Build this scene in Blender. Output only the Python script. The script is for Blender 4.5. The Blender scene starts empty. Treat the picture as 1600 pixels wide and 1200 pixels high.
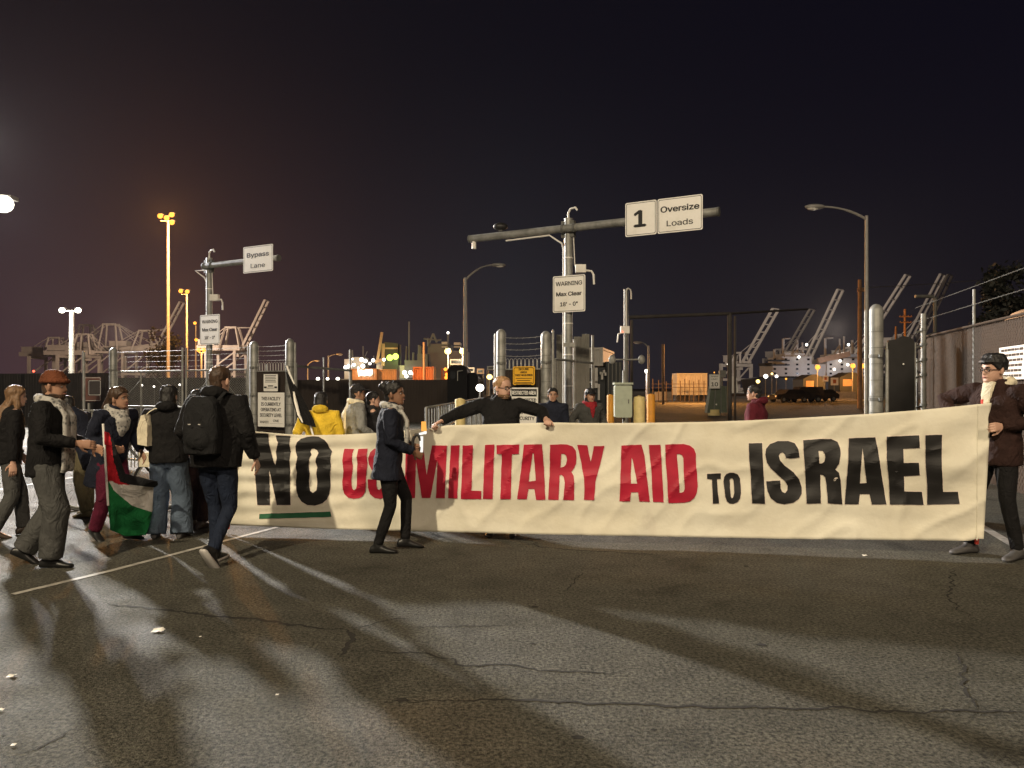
import bpy, bmesh, math, random
from math import sin, cos, pi, radians
from mathutils import Vector, Matrix, noise
random.seed(7)
SC = bpy.context.scene
COL = SC.collection

# ------------------------------------------------------------------ camera
F = 1200.0            # focal length in photo pixels (photo 1600 x 1200)
CX, HZ, CAMH = 800.0, 607.0, 1.55
cam_d = bpy.data.cameras.new("camera"); cam = bpy.data.objects.new("camera", cam_d); COL.objects.link(cam)
cam_d.sensor_width = 36.0; cam_d.lens = 36.0 * F / 1600.0
cam_d.shift_y = (HZ - 600.0) / 1600.0
cam_d.clip_start = 0.05; cam_d.clip_end = 6000
cam.location = (0, 0, CAMH); cam.rotation_euler = (radians(90), 0, 0)
SC.camera = cam

# ------------------------------------------------------------------ exposure / render
SC.view_settings.view_transform = 'Standard'; SC.view_settings.look = 'None'
SC.view_settings.exposure = 0.0; SC.view_settings.gamma = 1.0
SC.cycles.use_denoising = True
SC.cycles.max_bounces = 5; SC.cycles.diffuse_bounces = 2; SC.cycles.glossy_bounces = 2
SC.cycles.transmission_bounces = 4; SC.cycles.transparent_max_bounces = 8; SC.cycles.volume_bounces = 0
SC.cycles.sample_clamp_indirect = 4.0
SC.cycles.caustics_reflective = False; SC.cycles.caustics_refractive = False

# ------------------------------------------------------------------ night sky (light pollution over the port)
W = bpy.data.worlds.new("World"); SC.world = W; W.use_nodes = True
nt = W.node_tree; nt.nodes.clear(); N = nt.nodes.new; L = nt.links.new
out = N("ShaderNodeOutputWorld"); bg = N("ShaderNodeBackground"); tc = N("ShaderNodeTexCoord")
sep = N("ShaderNodeSeparateXYZ"); L(tc.outputs["Generated"], sep.inputs[0])
az = N("ShaderNodeMapRange"); az.inputs[1].default_value = -0.62; az.inputs[2].default_value = 0.62
L(sep.outputs[0], az.inputs[0])
def ramp(stops):
    r = N("ShaderNodeValToRGB"); cr = r.color_ramp
    while len(cr.elements) > 1: cr.elements.remove(cr.elements[-1])
    for i, (p, c) in enumerate(stops):
        e = cr.elements[0] if i == 0 else cr.elements.new(p)
        e.position = p; e.color = (*c, 1)
    return r
low = ramp([(0.0, (.050, .027, .036)), (0.18, (.060, .028, .029)), (0.36, (.030, .021, .0255)), (0.5, (.025, .0245, .0305)),
            (0.68, (.013, .0115, .0165)), (1.0, (.0068, .0056, .0088))])
high = ramp([(0.0, (.0068, .0045, .0072)), (0.4, (.0030, .0030, .0066)), (1.0, (.0026, .0024, .0068))])
L(az.outputs[0], low.inputs[0]); L(az.outputs[0], high.inputs[0])
el = N("ShaderNodeMapRange"); el.interpolation_type = 'SMOOTHSTEP'
el.inputs[1].default_value = -0.02; el.inputs[2].default_value = 0.46
L(sep.outputs[2], el.inputs[0])
pw = N("ShaderNodeMath"); pw.operation = 'POWER'; pw.inputs[1].default_value = 0.62; L(el.outputs[0], pw.inputs[0])
mx = N("ShaderNodeMix"); mx.data_type = 'RGBA'
L(pw.outputs[0], mx.inputs[0]); L(low.outputs[0], mx.inputs[6]); L(high.outputs[0], mx.inputs[7])
L(mx.outputs[2], bg.inputs[0]); bg.inputs[1].default_value = 1.0
L(bg.outputs[0], out.inputs[0])

# ------------------------------------------------------------------ helpers
def at(px, py, d):
    """photo pixel at a real distance -> point"""
    return Vector(((px - CX) / F * d, d, CAMH - (py - HZ) * d / F))
def gx(px, d): return (px - CX) / F * d
def zz(py, d): return CAMH - (py - HZ) * d / F

MATS = {}
def mat(name, col, rough=0.7, var=0.12, scale=6.0, bump=0.0, bscale=40.0, metal=0.0, spec=0.4, emit=None, estr=0.0, dirt=None):
    if name in MATS: return MATS[name]
    m = bpy.data.materials.new(name); m.use_nodes = True
    t = m.node_tree; p = t.nodes["Principled BSDF"]
    p.inputs["Roughness"].default_value = rough; p.inputs["Metallic"].default_value = metal
    p.inputs["Specular IOR Level"].default_value = spec
    co = t.nodes.new("ShaderNodeTexCoord")
    if emit:
        p.inputs["Base Color"].default_value = (.01, .01, .01, 1); p.inputs["Specular IOR Level"].default_value = 0.0
        p.inputs["Emission Color"].default_value = (*emit, 1); p.inputs["Emission Strength"].default_value = estr
    else:
        n = t.nodes.new("ShaderNodeTexNoise"); n.inputs["Scale"].default_value = scale; n.inputs["Detail"].default_value = 6
        t.links.new(co.outputs["Object"], n.inputs["Vector"])
        r = t.nodes.new("ShaderNodeValToRGB")
        r.color_ramp.elements[0].position = .3; r.color_ramp.elements[1].position = .7
        a = [max(0, c * (1 - var)) for c in col]; b = [min(1, c * (1 + var)) for c in col]
        r.color_ramp.elements[0].color = (*a, 1); r.color_ramp.elements[1].color = (*b, 1)
        t.links.new(n.outputs["Fac"], r.inputs[0]); last = r.outputs[0]
        if dirt:
            n2 = t.nodes.new("ShaderNodeTexNoise"); n2.inputs["Scale"].default_value = scale * .45; n2.inputs["Detail"].default_value = 8
            n2.inputs["Roughness"].default_value = .7
            t.links.new(co.outputs["Object"], n2.inputs["Vector"])
            mr = t.nodes.new("ShaderNodeMapRange"); mr.inputs[1].default_value = .52; mr.inputs[2].default_value = .72
            mr.inputs[4].default_value = .8
            t.links.new(n2.outputs["Fac"], mr.inputs[0])
            mm = t.nodes.new("ShaderNodeMix"); mm.data_type = 'RGBA'; mm.inputs[7].default_value = (*dirt, 1)
            t.links.new(mr.outputs[0], mm.inputs[0]); t.links.new(last, mm.inputs[6]); last = mm.outputs[2]
        t.links.new(last, p.inputs["Base Color"])
        if bump:
            nb = t.nodes.new("ShaderNodeTexNoise"); nb.inputs["Scale"].default_value = bscale; nb.inputs["Detail"].default_value = 5
            t.links.new(co.outputs["Object"], nb.inputs["Vector"])
            bp = t.nodes.new("ShaderNodeBump"); bp.inputs["Strength"].default_value = bump; bp.inputs["Distance"].default_value = .01
            t.links.new(nb.outputs["Fac"], bp.inputs["Height"]); t.links.new(bp.outputs[0], p.inputs["Normal"])
    MATS[name] = m
    return m

def origin(o):
    v = Vector((0, 0, 0))
    while o is not None:
        v = v + Vector(o.location); o = o.parent
    return v

def tag(o, label=None, cat=None, group=None, kind=None):
    if label: o["label"] = label
    if cat: o["category"] = cat
    if group: o["group"] = group
    if kind: o["kind"] = kind
    return o

def thing(name, label, cat, loc=(0, 0, 0), rz=0.0, group=None):
    o = bpy.data.objects.new(name, None); COL.objects.link(o); o.empty_display_size = .2
    o.location = loc; o.rotation_euler = (0, 0, rz)
    return tag(o, label, cat, group)

def link(name, me, parent=None):
    o = bpy.data.objects.new(name, me); COL.objects.link(o)
    if parent is not None: o.parent = parent
    return o

def copy_tree(o, parent=None):
    c = o.copy(); COL.objects.link(c)
    if parent is not None: c.parent = parent
    for ch in list(o.children): copy_tree(ch, c)
    return c

class MB:
    def __init__(s): s.v = []; s.f = []; s.mi = []; s.cur = 0
    def add(s, vs, fs):
        b = len(s.v); s.v += [tuple(v) for v in vs]
        for f in fs: s.f.append([b + i for i in f]); s.mi.append(s.cur)
    def box(s, c, size, rz=0.0, M=None):
        hx, hy, hz = [k / 2 for k in size]
        R = M if M is not None else Matrix.Rotation(rz, 3, 'Z')
        vs = [Vector(c) + R @ Vector((x * hx, y * hy, z * hz)) for x in (-1, 1) for y in (-1, 1) for z in (-1, 1)]
        s.add(vs, [(0, 1, 3, 2), (4, 6, 7, 5), (0, 4, 5, 1), (2, 3, 7, 6), (0, 2, 6, 4), (1, 5, 7, 3)])
    def bar(s, p0, p1, w, h=None, up=(0, 0, 1)):
        p0 = Vector(p0); p1 = Vector(p1); h = h or w; d = p1 - p0
        if d.length < 1e-6: return
        z = d.normalized(); x = z.cross(Vector(up))
        if x.length < 1e-4: x = z.cross(Vector((1, 0, 0)))
        x.normalize(); y = x.cross(z)
        M = Matrix((x, y, z)).transposed()
        s.box((p0 + p1) / 2, (w, h, d.length), M=M)
    def loft(s, rings, close=True):
        """rings: lists of equally many points"""
        n = len(rings[0]); b = len(s.v)
        for r in rings: s.v += [tuple(p) for p in r]
        for i in range(len(rings) - 1):
            for j in range(n):
                k = (j + 1) % n
                s.f.append([b + i * n + j, b + i * n + k, b + (i + 1) * n + k, b + (i + 1) * n + j]); s.mi.append(s.cur)
        if close:
            s.f.append([b + j for j in range(n)][::-1]); s.mi.append(s.cur)
            e = b + (len(rings) - 1) * n; s.f.append([e + j for j in range(n)]); s.mi.append(s.cur)
    def tube(s, pts, r, seg=8, flat=1.0, up=None, cap_round=False):
        pts = [Vector(p) for p in pts]; n = len(pts)
        rs = r if isinstance(r, (list, tuple)) else [r] * n
        if cap_round:
            d0 = (pts[0] - pts[1]).normalized(); d1 = (pts[-1] - pts[-2]).normalized()
            pts = [pts[0] + d0 * rs[0] * .9, pts[0] + d0 * rs[0] * .6] + pts + [pts[-1] + d1 * rs[-1] * .6, pts[-1] + d1 * rs[-1] * .9]
            rs = [rs[0] * .4, rs[0] * .8] + list(rs) + [rs[-1] * .8, rs[-1] * .4]; n += 4
        rings = []; x = None
        for i in range(n):
            t = (pts[min(i + 1, n - 1)] - pts[max(i - 1, 0)])
            t = t.normalized() if t.length > 1e-9 else Vector((0, 0, 1))
            if x is None:
                ref = Vector(up) if up else (Vector((0, 0, 1)) if abs(t.z) < .9 else Vector((0, 1, 0)))
                x = t.cross(ref)
                if x.length < 1e-5: x = t.cross(Vector((1, 0, 0)))
            x = (x - t * x.dot(t))
            x.normalize(); y = t.cross(x)
            rings.append([pts[i] + x * (rs[i] * cos(2 * pi * j / seg)) + y * (rs[i] * flat * sin(2 * pi * j / seg)) for j in range(seg)])
        s.loft(rings)
    def sphere(s, c, r, seg=12, rows=8):
        c = Vector(c); rr = r if isinstance(r, (tuple, list)) else (r, r, r)
        rings = []
        for i in range(rows + 1):
            a = -pi / 2 + pi * (i + .02) / (rows + .04)
            rings.append([c + Vector((rr[0] * cos(a) * cos(2 * pi * j / seg), rr[1] * cos(a) * sin(2 * pi * j / seg), rr[2] * sin(a))) for j in range(seg)])
        s.loft(rings)
    def prism(s, poly, o, ax, ay, depth):
        """polygon (2d) in the plane o + x*ax + y*ay, extruded along depth vector"""
        o = Vector(o); ax = Vector(ax); ay = Vector(ay); dv = Vector(depth)
        a = [o + ax * p[0] + ay * p[1] for p in poly]; b = [p + dv for p in a]
        s.loft([a, b])
    def mesh(s, name, off=Vector((0, 0, 0))):
        me = bpy.data.meshes.new(name)
        me.from_pydata([(v[0] - off[0], v[1] - off[1], v[2] - off[2]) for v in s.v], [], s.f)
        me.polygons.foreach_set("material_index", s.mi)
        return me
    def build(s, name, m, parent=None, smooth=False, local=False, recalc=True):
        off = Vector((0, 0, 0)) if local or parent is None else origin(parent)
        me = s.mesh(name, off)
        for k in (m if isinstance(m, (list, tuple)) else [m]): me.materials.append(k)
        if recalc:
            bm = bmesh.new(); bm.from_mesh(me); bmesh.ops.recalc_face_normals(bm, faces=bm.faces); bm.to_mesh(me); bm.free()
        if smooth: smooth_by_angle(me)
        return link(name, me, parent)

def smooth_by_angle(me, ang=40):
    me.polygons.foreach_set("use_smooth", [True] * len(me.polygons))
    me.update()
    try: me.set_sharp_from_angle(angle=radians(ang))
    except Exception: pass

def rebase(o, loc):
    """move a top-level mesh's origin to loc without moving the mesh"""
    o.data.transform(Matrix.Translation(-Vector(loc))); o.location = loc
    return o

def remesh(mb, voxel, smooth=4, local_noise=None):
    me = mb.mesh("tmp"); ob = bpy.data.objects.new("tmp", me); COL.objects.link(ob)
    md = ob.modifiers.new("r", 'REMESH'); md.mode = 'VOXEL'; md.voxel_size = voxel; md.use_smooth_shade = True
    if smooth:
        sm = ob.modifiers.new("s", 'SMOOTH'); sm.iterations = smooth; sm.factor = .5
    dg = bpy.context.evaluated_depsgraph_get(); dg.update()
    res = bpy.data.meshes.new_from_object(ob.evaluated_get(dg))
    bpy.data.objects.remove(ob); bpy.data.meshes.remove(me)
    if local_noise:
        amp, sc = local_noise
        nv = len(res.vertices)
        for v in res.vertices:
            c = v.co; q = Vector((c.x * sc[0], c.y * sc[1], c.z * sc[2]))
            d = noise.noise(q) + .5 * noise.noise(q * 2.1 + Vector((3, 7, 1)))
            v.co = c + v.normal * (amp * d)
    res.polygons.foreach_set("use_smooth", [True] * len(res.polygons))
    return res

# ------------------------------------------------------------------ lettering
FONT = None
try:
    import os
    FONT = bpy.data.fonts.load(os.path.join(bpy.utils.system_resource('DATAFILES', path="fonts"), "Inter.woff2"))
except Exception: FONT = None          # falls back to the built-in font
def text_mesh_lines(lines, ox, ax, ay, nrm, lift=0.004):
    """lines: (text, cx, cy, height, bold, squeeze) in metres on the plane; returns MB"""
    mb = MB()
    for (txt, cx, cy, hgt, bold, sq) in lines:
        cu = bpy.data.curves.new("t", 'FONT'); cu.body = txt; cu.size = hgt / .70
        cu.align_x = 'CENTER'; cu.align_y = 'CENTER'; cu.offset = 0.0
        if FONT: cu.font = FONT
        cu.space_character = .97; cu.resolution_u = 3
        ob = bpy.data.objects.new("t", cu); COL.objects.link(ob)
        dg = bpy.context.evaluated_depsgraph_get(); dg.update()
        me = bpy.data.meshes.new_from_object(ob.evaluated_get(dg))
        xs = [v.co.x for v in me.vertices]; ys = [v.co.y for v in me.vertices]
        if xs:
            mx_, my_ = (min(xs) + max(xs)) / 2, (min(ys) + max(ys)) / 2
            wid = max(xs) - min(xs)
            k = (sq / wid) if sq else 1.0
            fs = [list(p.vertices) for p in me.polygons]; b = bold * hgt
            for i, (sx, sy) in enumerate(((0, 0), (b, 0), (-b, 0), (0, b * .6), (0, -b * .6)) if bold > .004 else ((0, 0),)):
                mb.add([ox + ax * (cx + (v.co.x - mx_) * k + sx) + ay * (cy + v.co.y - my_ + sy) + nrm * (lift + .0003 * i) for v in me.vertices], fs)
        bpy.data.objects.remove(ob); bpy.data.meshes.remove(me); bpy.data.curves.remove(cu)
    return mb
def rrect(w, h, r, n=4):
    pts = []
    for (sx, sy, a0) in ((1, 1, 0), (-1, 1, 90), (-1, -1, 180), (1, -1, 270)):
        for i in range(n + 1):
            a = radians(a0 + 90 * i / n)
            pts.append((sx * (w / 2 - r) + r * cos(a), sy * (h / 2 - r) + r * sin(a)))
    return pts
def ring_mb(outer, inner, ox, ax, ay, nrm, lift):
    mb = MB(); n = len(outer)
    vs = [ox + ax * p[0] + ay * p[1] + nrm * lift for p in outer] + [ox + ax * p[0] + ay * p[1] + nrm * lift for p in inner]
    mb.add(vs, [(i, (i + 1) % n, n + (i + 1) % n, n + i) for i in range(n)])
    return mb
def sign(name, label, c, w, h, xdir, lines, face, ink, border=True, radius=.04, group=None, cat="sign", back=None, extra=None):
    c = Vector(c); ax = Vector((xdir[0], xdir[1], 0)).normalized(); ay = Vector((0, 0, 1)); nrm = Vector((ax.y, -ax.x, 0))
    r = thing(name, label, cat, c, 0, group)
    p = MB(); p.prism(rrect(w, h, radius), c - nrm * .006, ax, ay, nrm * .012); p.build("panel", face, r)
    if border:
        ring_mb(rrect(w - .05, h - .05, radius * .8), rrect(w - .074, h - .074, radius * .7), c, ax, ay, nrm, .0085).build("border_line", ink, r)
    for ln in (lines or []): text_mesh_lines([ln], c, ax, ay, nrm, .0095).build("lettering", ink, r, recalc=False)
    b = MB()
    for sy in (-.3, .3): b.box(c + ay * (h * sy) - nrm * .035, (w * .5, .05, .04), rz=math.atan2(ax.y, ax.x))
    b.build("bracket", back or MATS["galv"], r)
    if extra: extra(r, c, ax, ay, nrm)
    return r

# ------------------------------------------------------------------ common materials
mat("galv", (.25, .25, .235), .5, .30, 5, .15, 30, metal=.3, dirt=(.17, .16, .145))
mat("galv_dark", (.16, .16, .15), .5, .2, 5, metal=.4)
mat("black_metal", (.018, .017, .017), .5, .2)
mat("white_paint", (.72, .70, .66), .5, .08, 4)
mat("sign_white", (.88, .86, .82), .35, .03, 3, dirt=(.74, .72, .66))
mat("sign_ink", (.012, .012, .013), .5, .1)
mat("sign_yellow", (.85, .46, .04), .4, .06, 3)
mat("concrete", (.40, .37, .33), .85, .18, 3, .3, 20)
mat("bollard_pale", (.62, .50, .22), .55, .14, 5, dirt=(.42, .34, .18))
mat("bollard_orange", (.62, .27, .03), .55, .14, 5, dirt=(.40, .18, .03))
mat("crane_paint", (.46, .39, .33), .6, .15, .2)
mat("crane_grey", (.40, .38, .36), .6, .15, .2)
# ================================================================== lights that stand in the place
def light(name, loc, energy, color, kind='POINT', radius=.15, aim=None, cone=120, blend=.6, parent=None):
    l = bpy.data.lights.new(name, kind); l.energy = energy; l.color = color
    l.shadow_soft_size = radius
    o = bpy.data.objects.new(name, l); COL.objects.link(o)
    o.location = Vector(loc) - (origin(parent) if parent is not None else Vector((0, 0, 0)))
    if parent is not None: o.parent = parent
    if kind == 'SPOT':
        l.spot_size = radians(cone); l.spot_blend = blend
        d = (Vector(aim) - Vector(loc)).normalized()
        o.rotation_euler = d.to_track_quat('-Z', 'Y').to_euler()
    return o
WARM = (1.0, .80, .54); WHITE = (1.0, .95, .86); SODIUM = (1.0, .42, .10); COOL = (.93, .95, 1.0)
mat("lens_white", (1, 1, 1), emit=(1.0, .93, .76), estr=9)
mat("lens_yellow", (1, 1, 1), emit=(1.0, .72, .22), estr=4)
mat("lens_sodium", (1, 1, 1), emit=(1.0, .36, .045), estr=2.4)
mat("lens_small", (1, 1, 1), emit=(1.0, .92, .80), estr=4)
mat("lens_green", (1, 1, 1), emit=(.70, 1.0, .12), estr=3)
mat("lens_red", (1, .1, .1), emit=(1.0, .08, .04), estr=6)
mat("pole_grey", (.34, .33, .32), .5, .12, 3, metal=.2)
mat("pole_dark", (.16, .15, .14), .5, .12, 3)

def lamp_mast(label, px, ytop, D, heads, lens, pole_px, lens_px, arm=0.0, group=None, pole="pole_grey", name="light_mast", cat="light mast", ground=0.0):
    """pole with lamp heads; heads = [(dx px, dy px)] from the pole top"""
    b = Vector((gx(px, D), D, ground)); r = thing(name, label, cat, b, 0, group); k = D / F
    top = at(px, ytop, D)
    m = MB(); m.tube([b, b + (top - b) * .5, top], [pole_px * k * .62, pole_px * k * .52, pole_px * k * .42], 10); m.build("pole", MATS[pole], r, True)
    if len(heads) > 1:
        xs = [h[0] for h in heads]
        m = MB(); m.bar(top + Vector((min(xs) * k, 0, 0)), top + Vector((max(xs) * k, 0, 0)), .10 * max(1, k * 6), .10 * max(1, k * 6)); m.build("crossarm", MATS[pole], r)
    pts = []
    for (dx, dy) in heads:
        c = top + Vector((dx * k, 0, -dy * k)); rl = lens_px * k
        m = MB(); m.box(c + Vector((0, .3 * rl, rl * .75)), (rl * 1.5, rl * 1.3, rl * .4)); h = m.build("lamp_head", MATS["pole_dark"], r)
        m = MB(); m.sphere(c - Vector((0, rl * .4, 0)), (rl, rl * .8, rl * .9)); m.build("lens", MATS[lens], h, True)
        pts.append(c)
    return r, pts

# bright lamp at the left edge, and the higher flood mast just outside the frame: the back light of the whole road
r, p = lamp_mast("tall mast with a blazing white lamp above the leftmost people", -16, 318, 29, [(25, 2)], "lens_white", 6, 15)
light("yard_light", p[0] + Vector((.35, -.45, -.45)), 16000, (.95, .93, 1.0), 'SPOT', .2, (-12, 14, 4), 110, .7)
r, p = lamp_mast("taller flood mast just outside the left edge of the photo", -46, 208, 45, [(6, 4)], "lens_white", 6, 8)
light("flood_light", p[0] + Vector((.5, -.8, -.4)), 180000, (1.0, .96, .88), 'SPOT', .75, (1.5, 4.5, 0), 60, .6)
# street light behind and left of the photographer, on a high mast (lights the banner, casts the walkers' shadows on it)
b = Vector((-9.5, -13, 0)); r = thing("light_mast", "high mast with warm floodlights behind the photographer, outside the photo", "light mast", b)
m = MB(); m.tube([b, b + Vector((0, 0, 19.4))], [.25, .13], 12); m.build("pole", MATS["pole_grey"], r, True)
m = MB(); m.box(b + Vector((0, .2, 19.3)), (1.2, .6, .5)); h = m.build("lamp_head", MATS["pole_dark"], r)
light("mast_light", b + Vector((0, .4, 18.9)), 31000, (1.0, .84, .58), 'SPOT', .30, (-.5, 12, .8), 100, .6, r)

b = Vector((11, -27, 0)); r = thing("light_mast", "added fill mast with a bank of pinkish floodlights far behind the photographer, outside the photo", "light mast", b)
m = MB(); m.tube([b, b + Vector((0, 0, 20.4))], [.25, .13], 12); m.build("pole", MATS["pole_grey"], r, True)
m = MB(); m.box(b + Vector((0, .2, 20.3)), (7, .6, .5)); m.build("lamp_head", MATS["pole_dark"], r)
light("mast_light", b + Vector((0, .6, 19.6)), 27000, (1.0, .80, .57), 'SPOT', 3.2, (0, 12, .8), 90, .6, r)  # unseen soft fill, added to lift the shadows on the banner
# white pair of yard lamps on the left
r, p = lamp_mast("bright galvanised mast with a pair of white lamps before the left cranes", 112, 486, 55, [(-14, -1), (11, -1)], "lens_white", 8, 4.6)
light("yard_light", p[1] + Vector((-.5, -4, -.2)), 6000, (1.0, .93, .75), 'POINT', .3, parent=r)
# orange sodium masts
r, p = lamp_mast("tallest sodium mast glowing orange over the bypass gate", 263, 345, 95, [(-12, -7), (-2, -4), (6, -9), (6, 3)], "lens_sodium", 4.5, 4.2, group=None)
light("sodium_light", cam.location + (p[1] - cam.location) * .93, 85000, SODIUM, 'POINT', .5)
r, p = lamp_mast("shorter slim sodium mast behind the bypass lane post", 292, 460, 130, [(-9, -5), (1, -4)], "lens_sodium", 3, 3.4)
light("sodium_light", cam.location + (p[1] - cam.location) * .95, 45000, SODIUM, 'POINT', .5)
r, p = lamp_mast("low sodium lamp half hidden by the left warning sign", 306, 509, 120, [(-1, -4), (1, 22)], "lens_sodium", 2, 2.6)
r, p = lamp_mast("low sodium lamp glowing right under the left warning sign", 315, 551, 110, [(-4, -4), (4, -4)], "lens_sodium", 3, 3.4)
light("sodium_light", p[0] + Vector((0, -1.5, -.3)), 900, SODIUM, 'POINT', .3, parent=r)
# three white lamps just above the middle fence
for px, lab in ((497, "leftmost of three small white lamps above the brown fence"), (512, "middle of three small white lamps above the brown fence"),
                (528, "rightmost of three small white lamps above the brown fence")):
    lamp_mast(lab, px, 592, 60, [(0, 0)], "lens_white", 1.2, 2.7 if px != 512 else 2.2, group="small white lamps over the brown fence", name="yard_lamp", cat="yard lamp")
# lamp pair by the ship
for px, lab in ((700, "left lamp of the bright pair above the truck"), (723, "right lamp of the bright pair above the truck, beside the street lamp pole")):
    r, p = lamp_mast(lab, px, 549, 90, [(0, 0)], "lens_yellow", 2, 5.2, group="lamp pair above the truck", name="yard_lamp", cat="yard lamp")
    if px == 700: light("yard_light", p[0] + Vector((.9, -1.5, 0)), 2500, (1, .88, .6), 'POINT', .3, parent=r)
lamp_mast("bright white lamp right of the dark truck, behind the man with glasses", 750, 606, 28, [(0, 0)], "lens_white", 2, 6.2, name="yard_lamp", cat="yard lamp")
lamp_mast("yellow lamp glowing behind the head of the man with glasses", 765, 589, 40, [(0, 0)], "lens_yellow", 2, 4.5, name="yard_lamp", cat="yard lamp")
lamp_mast("tiny white lamp by the post left of the yellow sign", 795, 589, 70, [(0, 0)], "lens_small", 1.2, 2.2, name="yard_lamp", cat="yard lamp")
lamp_mast("white lamp seen through the open gate leaf", 879, 584, 70, [(0, 0)], "lens_small", 1.6, 2.8, name="yard_lamp", cat="yard lamp")
r, p = lamp_mast("white post lamp beyond the yellow bollards", 1010, 580, 110, [(0, 0)], "lens_small", 2.4, 3.2, name="yard_lamp", cat="yard lamp")
light("yard_light", p[0] + Vector((0, -1.5, .3)), 1200, COOL, 'POINT', .3, parent=r)
# sodium lamps of the quay at right
for px, py, lab in ((1277, 574, "sodium lamp before the white ship, left one"), (1332, 572, "sodium lamp before the white ship, left of the close pair by the pole"),
                    (1347, 572, "sodium lamp before the white ship, nearest the grey pole")):
    r, p = lamp_mast(lab, px, py, 105, [(0, 0)], "lens_sodium", 1.6, 4.0, group="sodium lamps along the quay", pole="pole_dark", name="yard_lamp", cat="yard lamp")
    light("sodium_light", p[0] + Vector((0, -2.0, .1)), 1900, SODIUM, 'POINT', .3, parent=r)
lamp_mast("white lamp high behind the overhead pipe frame's right post", 1137, 569, 100, [(0, 0)], "lens_small", 1, 1.3, name="yard_lamp", cat="yard lamp")
r, p = lamp_mast("low sodium lamp lighting the orange trailer and barriers", 1116, 606 - 24, 92, [(0, 0)], "lens_sodium", 1.2, 1.0, name="yard_lamp", cat="yard lamp", pole="pole_dark")
light("sodium_light", at(1085, 560, 80), 8000, SODIUM, 'POINT', .3, parent=r)
for i, (px, py, s, ln, lab) in enumerate(((1196, 588, 3.6, "lens_small", "big white lamp of the cluster right of the maroon man"), (1213, 588, 2.6, "lens_small", "rightmost white lamp of the cluster left of the ship"),
                           (1184, 596, 3.2, "lens_yellow", "low pale yellow lamp just right of the maroon man's head"), (1206, 584, 1.8, "lens_yellow", "small yellow lamp between two white ones left of the ship"),
                           (1228, 592, 1.6, "lens_sodium", "small orange lamp at the bow of the white ship"))):
    lamp_mast(lab, px, py, 100, [(0, 0)], ln, .8, s, group="cluster of lamps left of the ship", pole="pole_dark", name="yard_lamp", cat="yard lamp")

# ================================================================== ground
def ground_material():
    m = bpy.data.materials.new("asphalt"); m.use_nodes = True; t = m.node_tree; p = t.nodes["Principled BSDF"]
    NN = t.nodes.new; LL = t.links.new
    co = NN("ShaderNodeTexCoord")
    def nz(scale, det, rough=.6, vec=None):
        n = NN("ShaderNodeTexNoise"); n.inputs["Scale"].default_value = scale; n.inputs["Detail"].default_value = det
        n.inputs["Roughness"].default_value = rough; LL(vec or co.outputs["Object"], n.inputs["Vector"]); return n
    def rmp(src, stops):
        r = NN("ShaderNodeValToRGB"); e = r.color_ramp.elements
        e[0].position, e[0].color = stops[0][0], (*stops[0][1], 1); e[1].position, e[1].color = stops[1][0], (*stops[1][1], 1)
        for q in stops[2:]:
            k = e.new(q[0]); k.color = (*q[1], 1)
        LL(src, r.inputs[0]); return r
    def mul(a, b, f=1.0):
        x = NN("ShaderNodeMix"); x.data_type = 'RGBA'; x.blend_type = 'MULTIPLY'; x.inputs[0].default_value = f
        LL(a, x.inputs[6]); LL(b, x.inputs[7]); return x.outputs[2]
    big = rmp(nz(.35, 6).outputs[0], [(.3, (.070, .068, .058)), (.7, (.112, .108, .093))])
    mid = rmp(nz(3.2, 8, .7).outputs[0], [(.35, (.75, .75, .75)), (.65, (1.1, 1.1, 1.1))])
    fine = rmp(nz(46, 3, .75).outputs[0], [(.36, (.26, .26, .26)), (.66, (1.85, 1.8, 1.7))])
    # pale stone specks
    v = NN("ShaderNodeTexVoronoi"); v.inputs["Scale"].default_value = 26; LL(co.outputs["Object"], v.inputs["Vector"])
    sp = rmp(v.outputs["Distance"], [(.05, (3.0, 2.9, 2.7)), (.085, (1, 1, 1))])
    # oil stains
    st = rmp(nz(1.1, 5, .65).outputs[0], [(.30, (.55, .54, .52)), (.42, (1, 1, 1))])
    c = mul(mul(mul(mul(big.outputs[0], mid.outputs[0]), fine.outputs[0]), sp.outputs[0], .5), st.outputs[0])
    LL(c, p.inputs["Base Color"])
    p.inputs["Specular IOR Level"].default_value = .22
    rr = rmp(nz(2.0, 6).outputs[0], [(.3, (.74, .74, .74)), (.7, (.92, .92, .92))]); LL(rr.outputs[0], p.inputs["Roughness"])
    h = NN("ShaderNodeMath"); h.operation = 'ADD'
    n1 = nz(40, 4, .7); n2 = nz(110, 3)
    LL(n1.outputs[0], h.inputs[0])
    h2 = NN("ShaderNodeMath"); h2.operation = 'MULTIPLY'; h2.inputs[1].default_value = .5; LL(n2.outputs[0], h2.inputs[0]); LL(h2.outputs[0], h.inputs[1])
    b = NN("ShaderNodeBump"); b.inputs["Strength"].default_value = .8; b.inputs["Distance"].default_value = .055
    LL(h.outputs[0], b.inputs["Height"]); LL(b.outputs[0], p.inputs["Normal"])
    return m
ASPH = ground_material()
g = MB(); S = 2500
g.add([(-S, -200, 0), (S, -200, 0), (S, S, 0), (-S, S, 0)], [(0, 1, 2, 3)])
tag(g.build("ground", ASPH), kind="structure")

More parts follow.
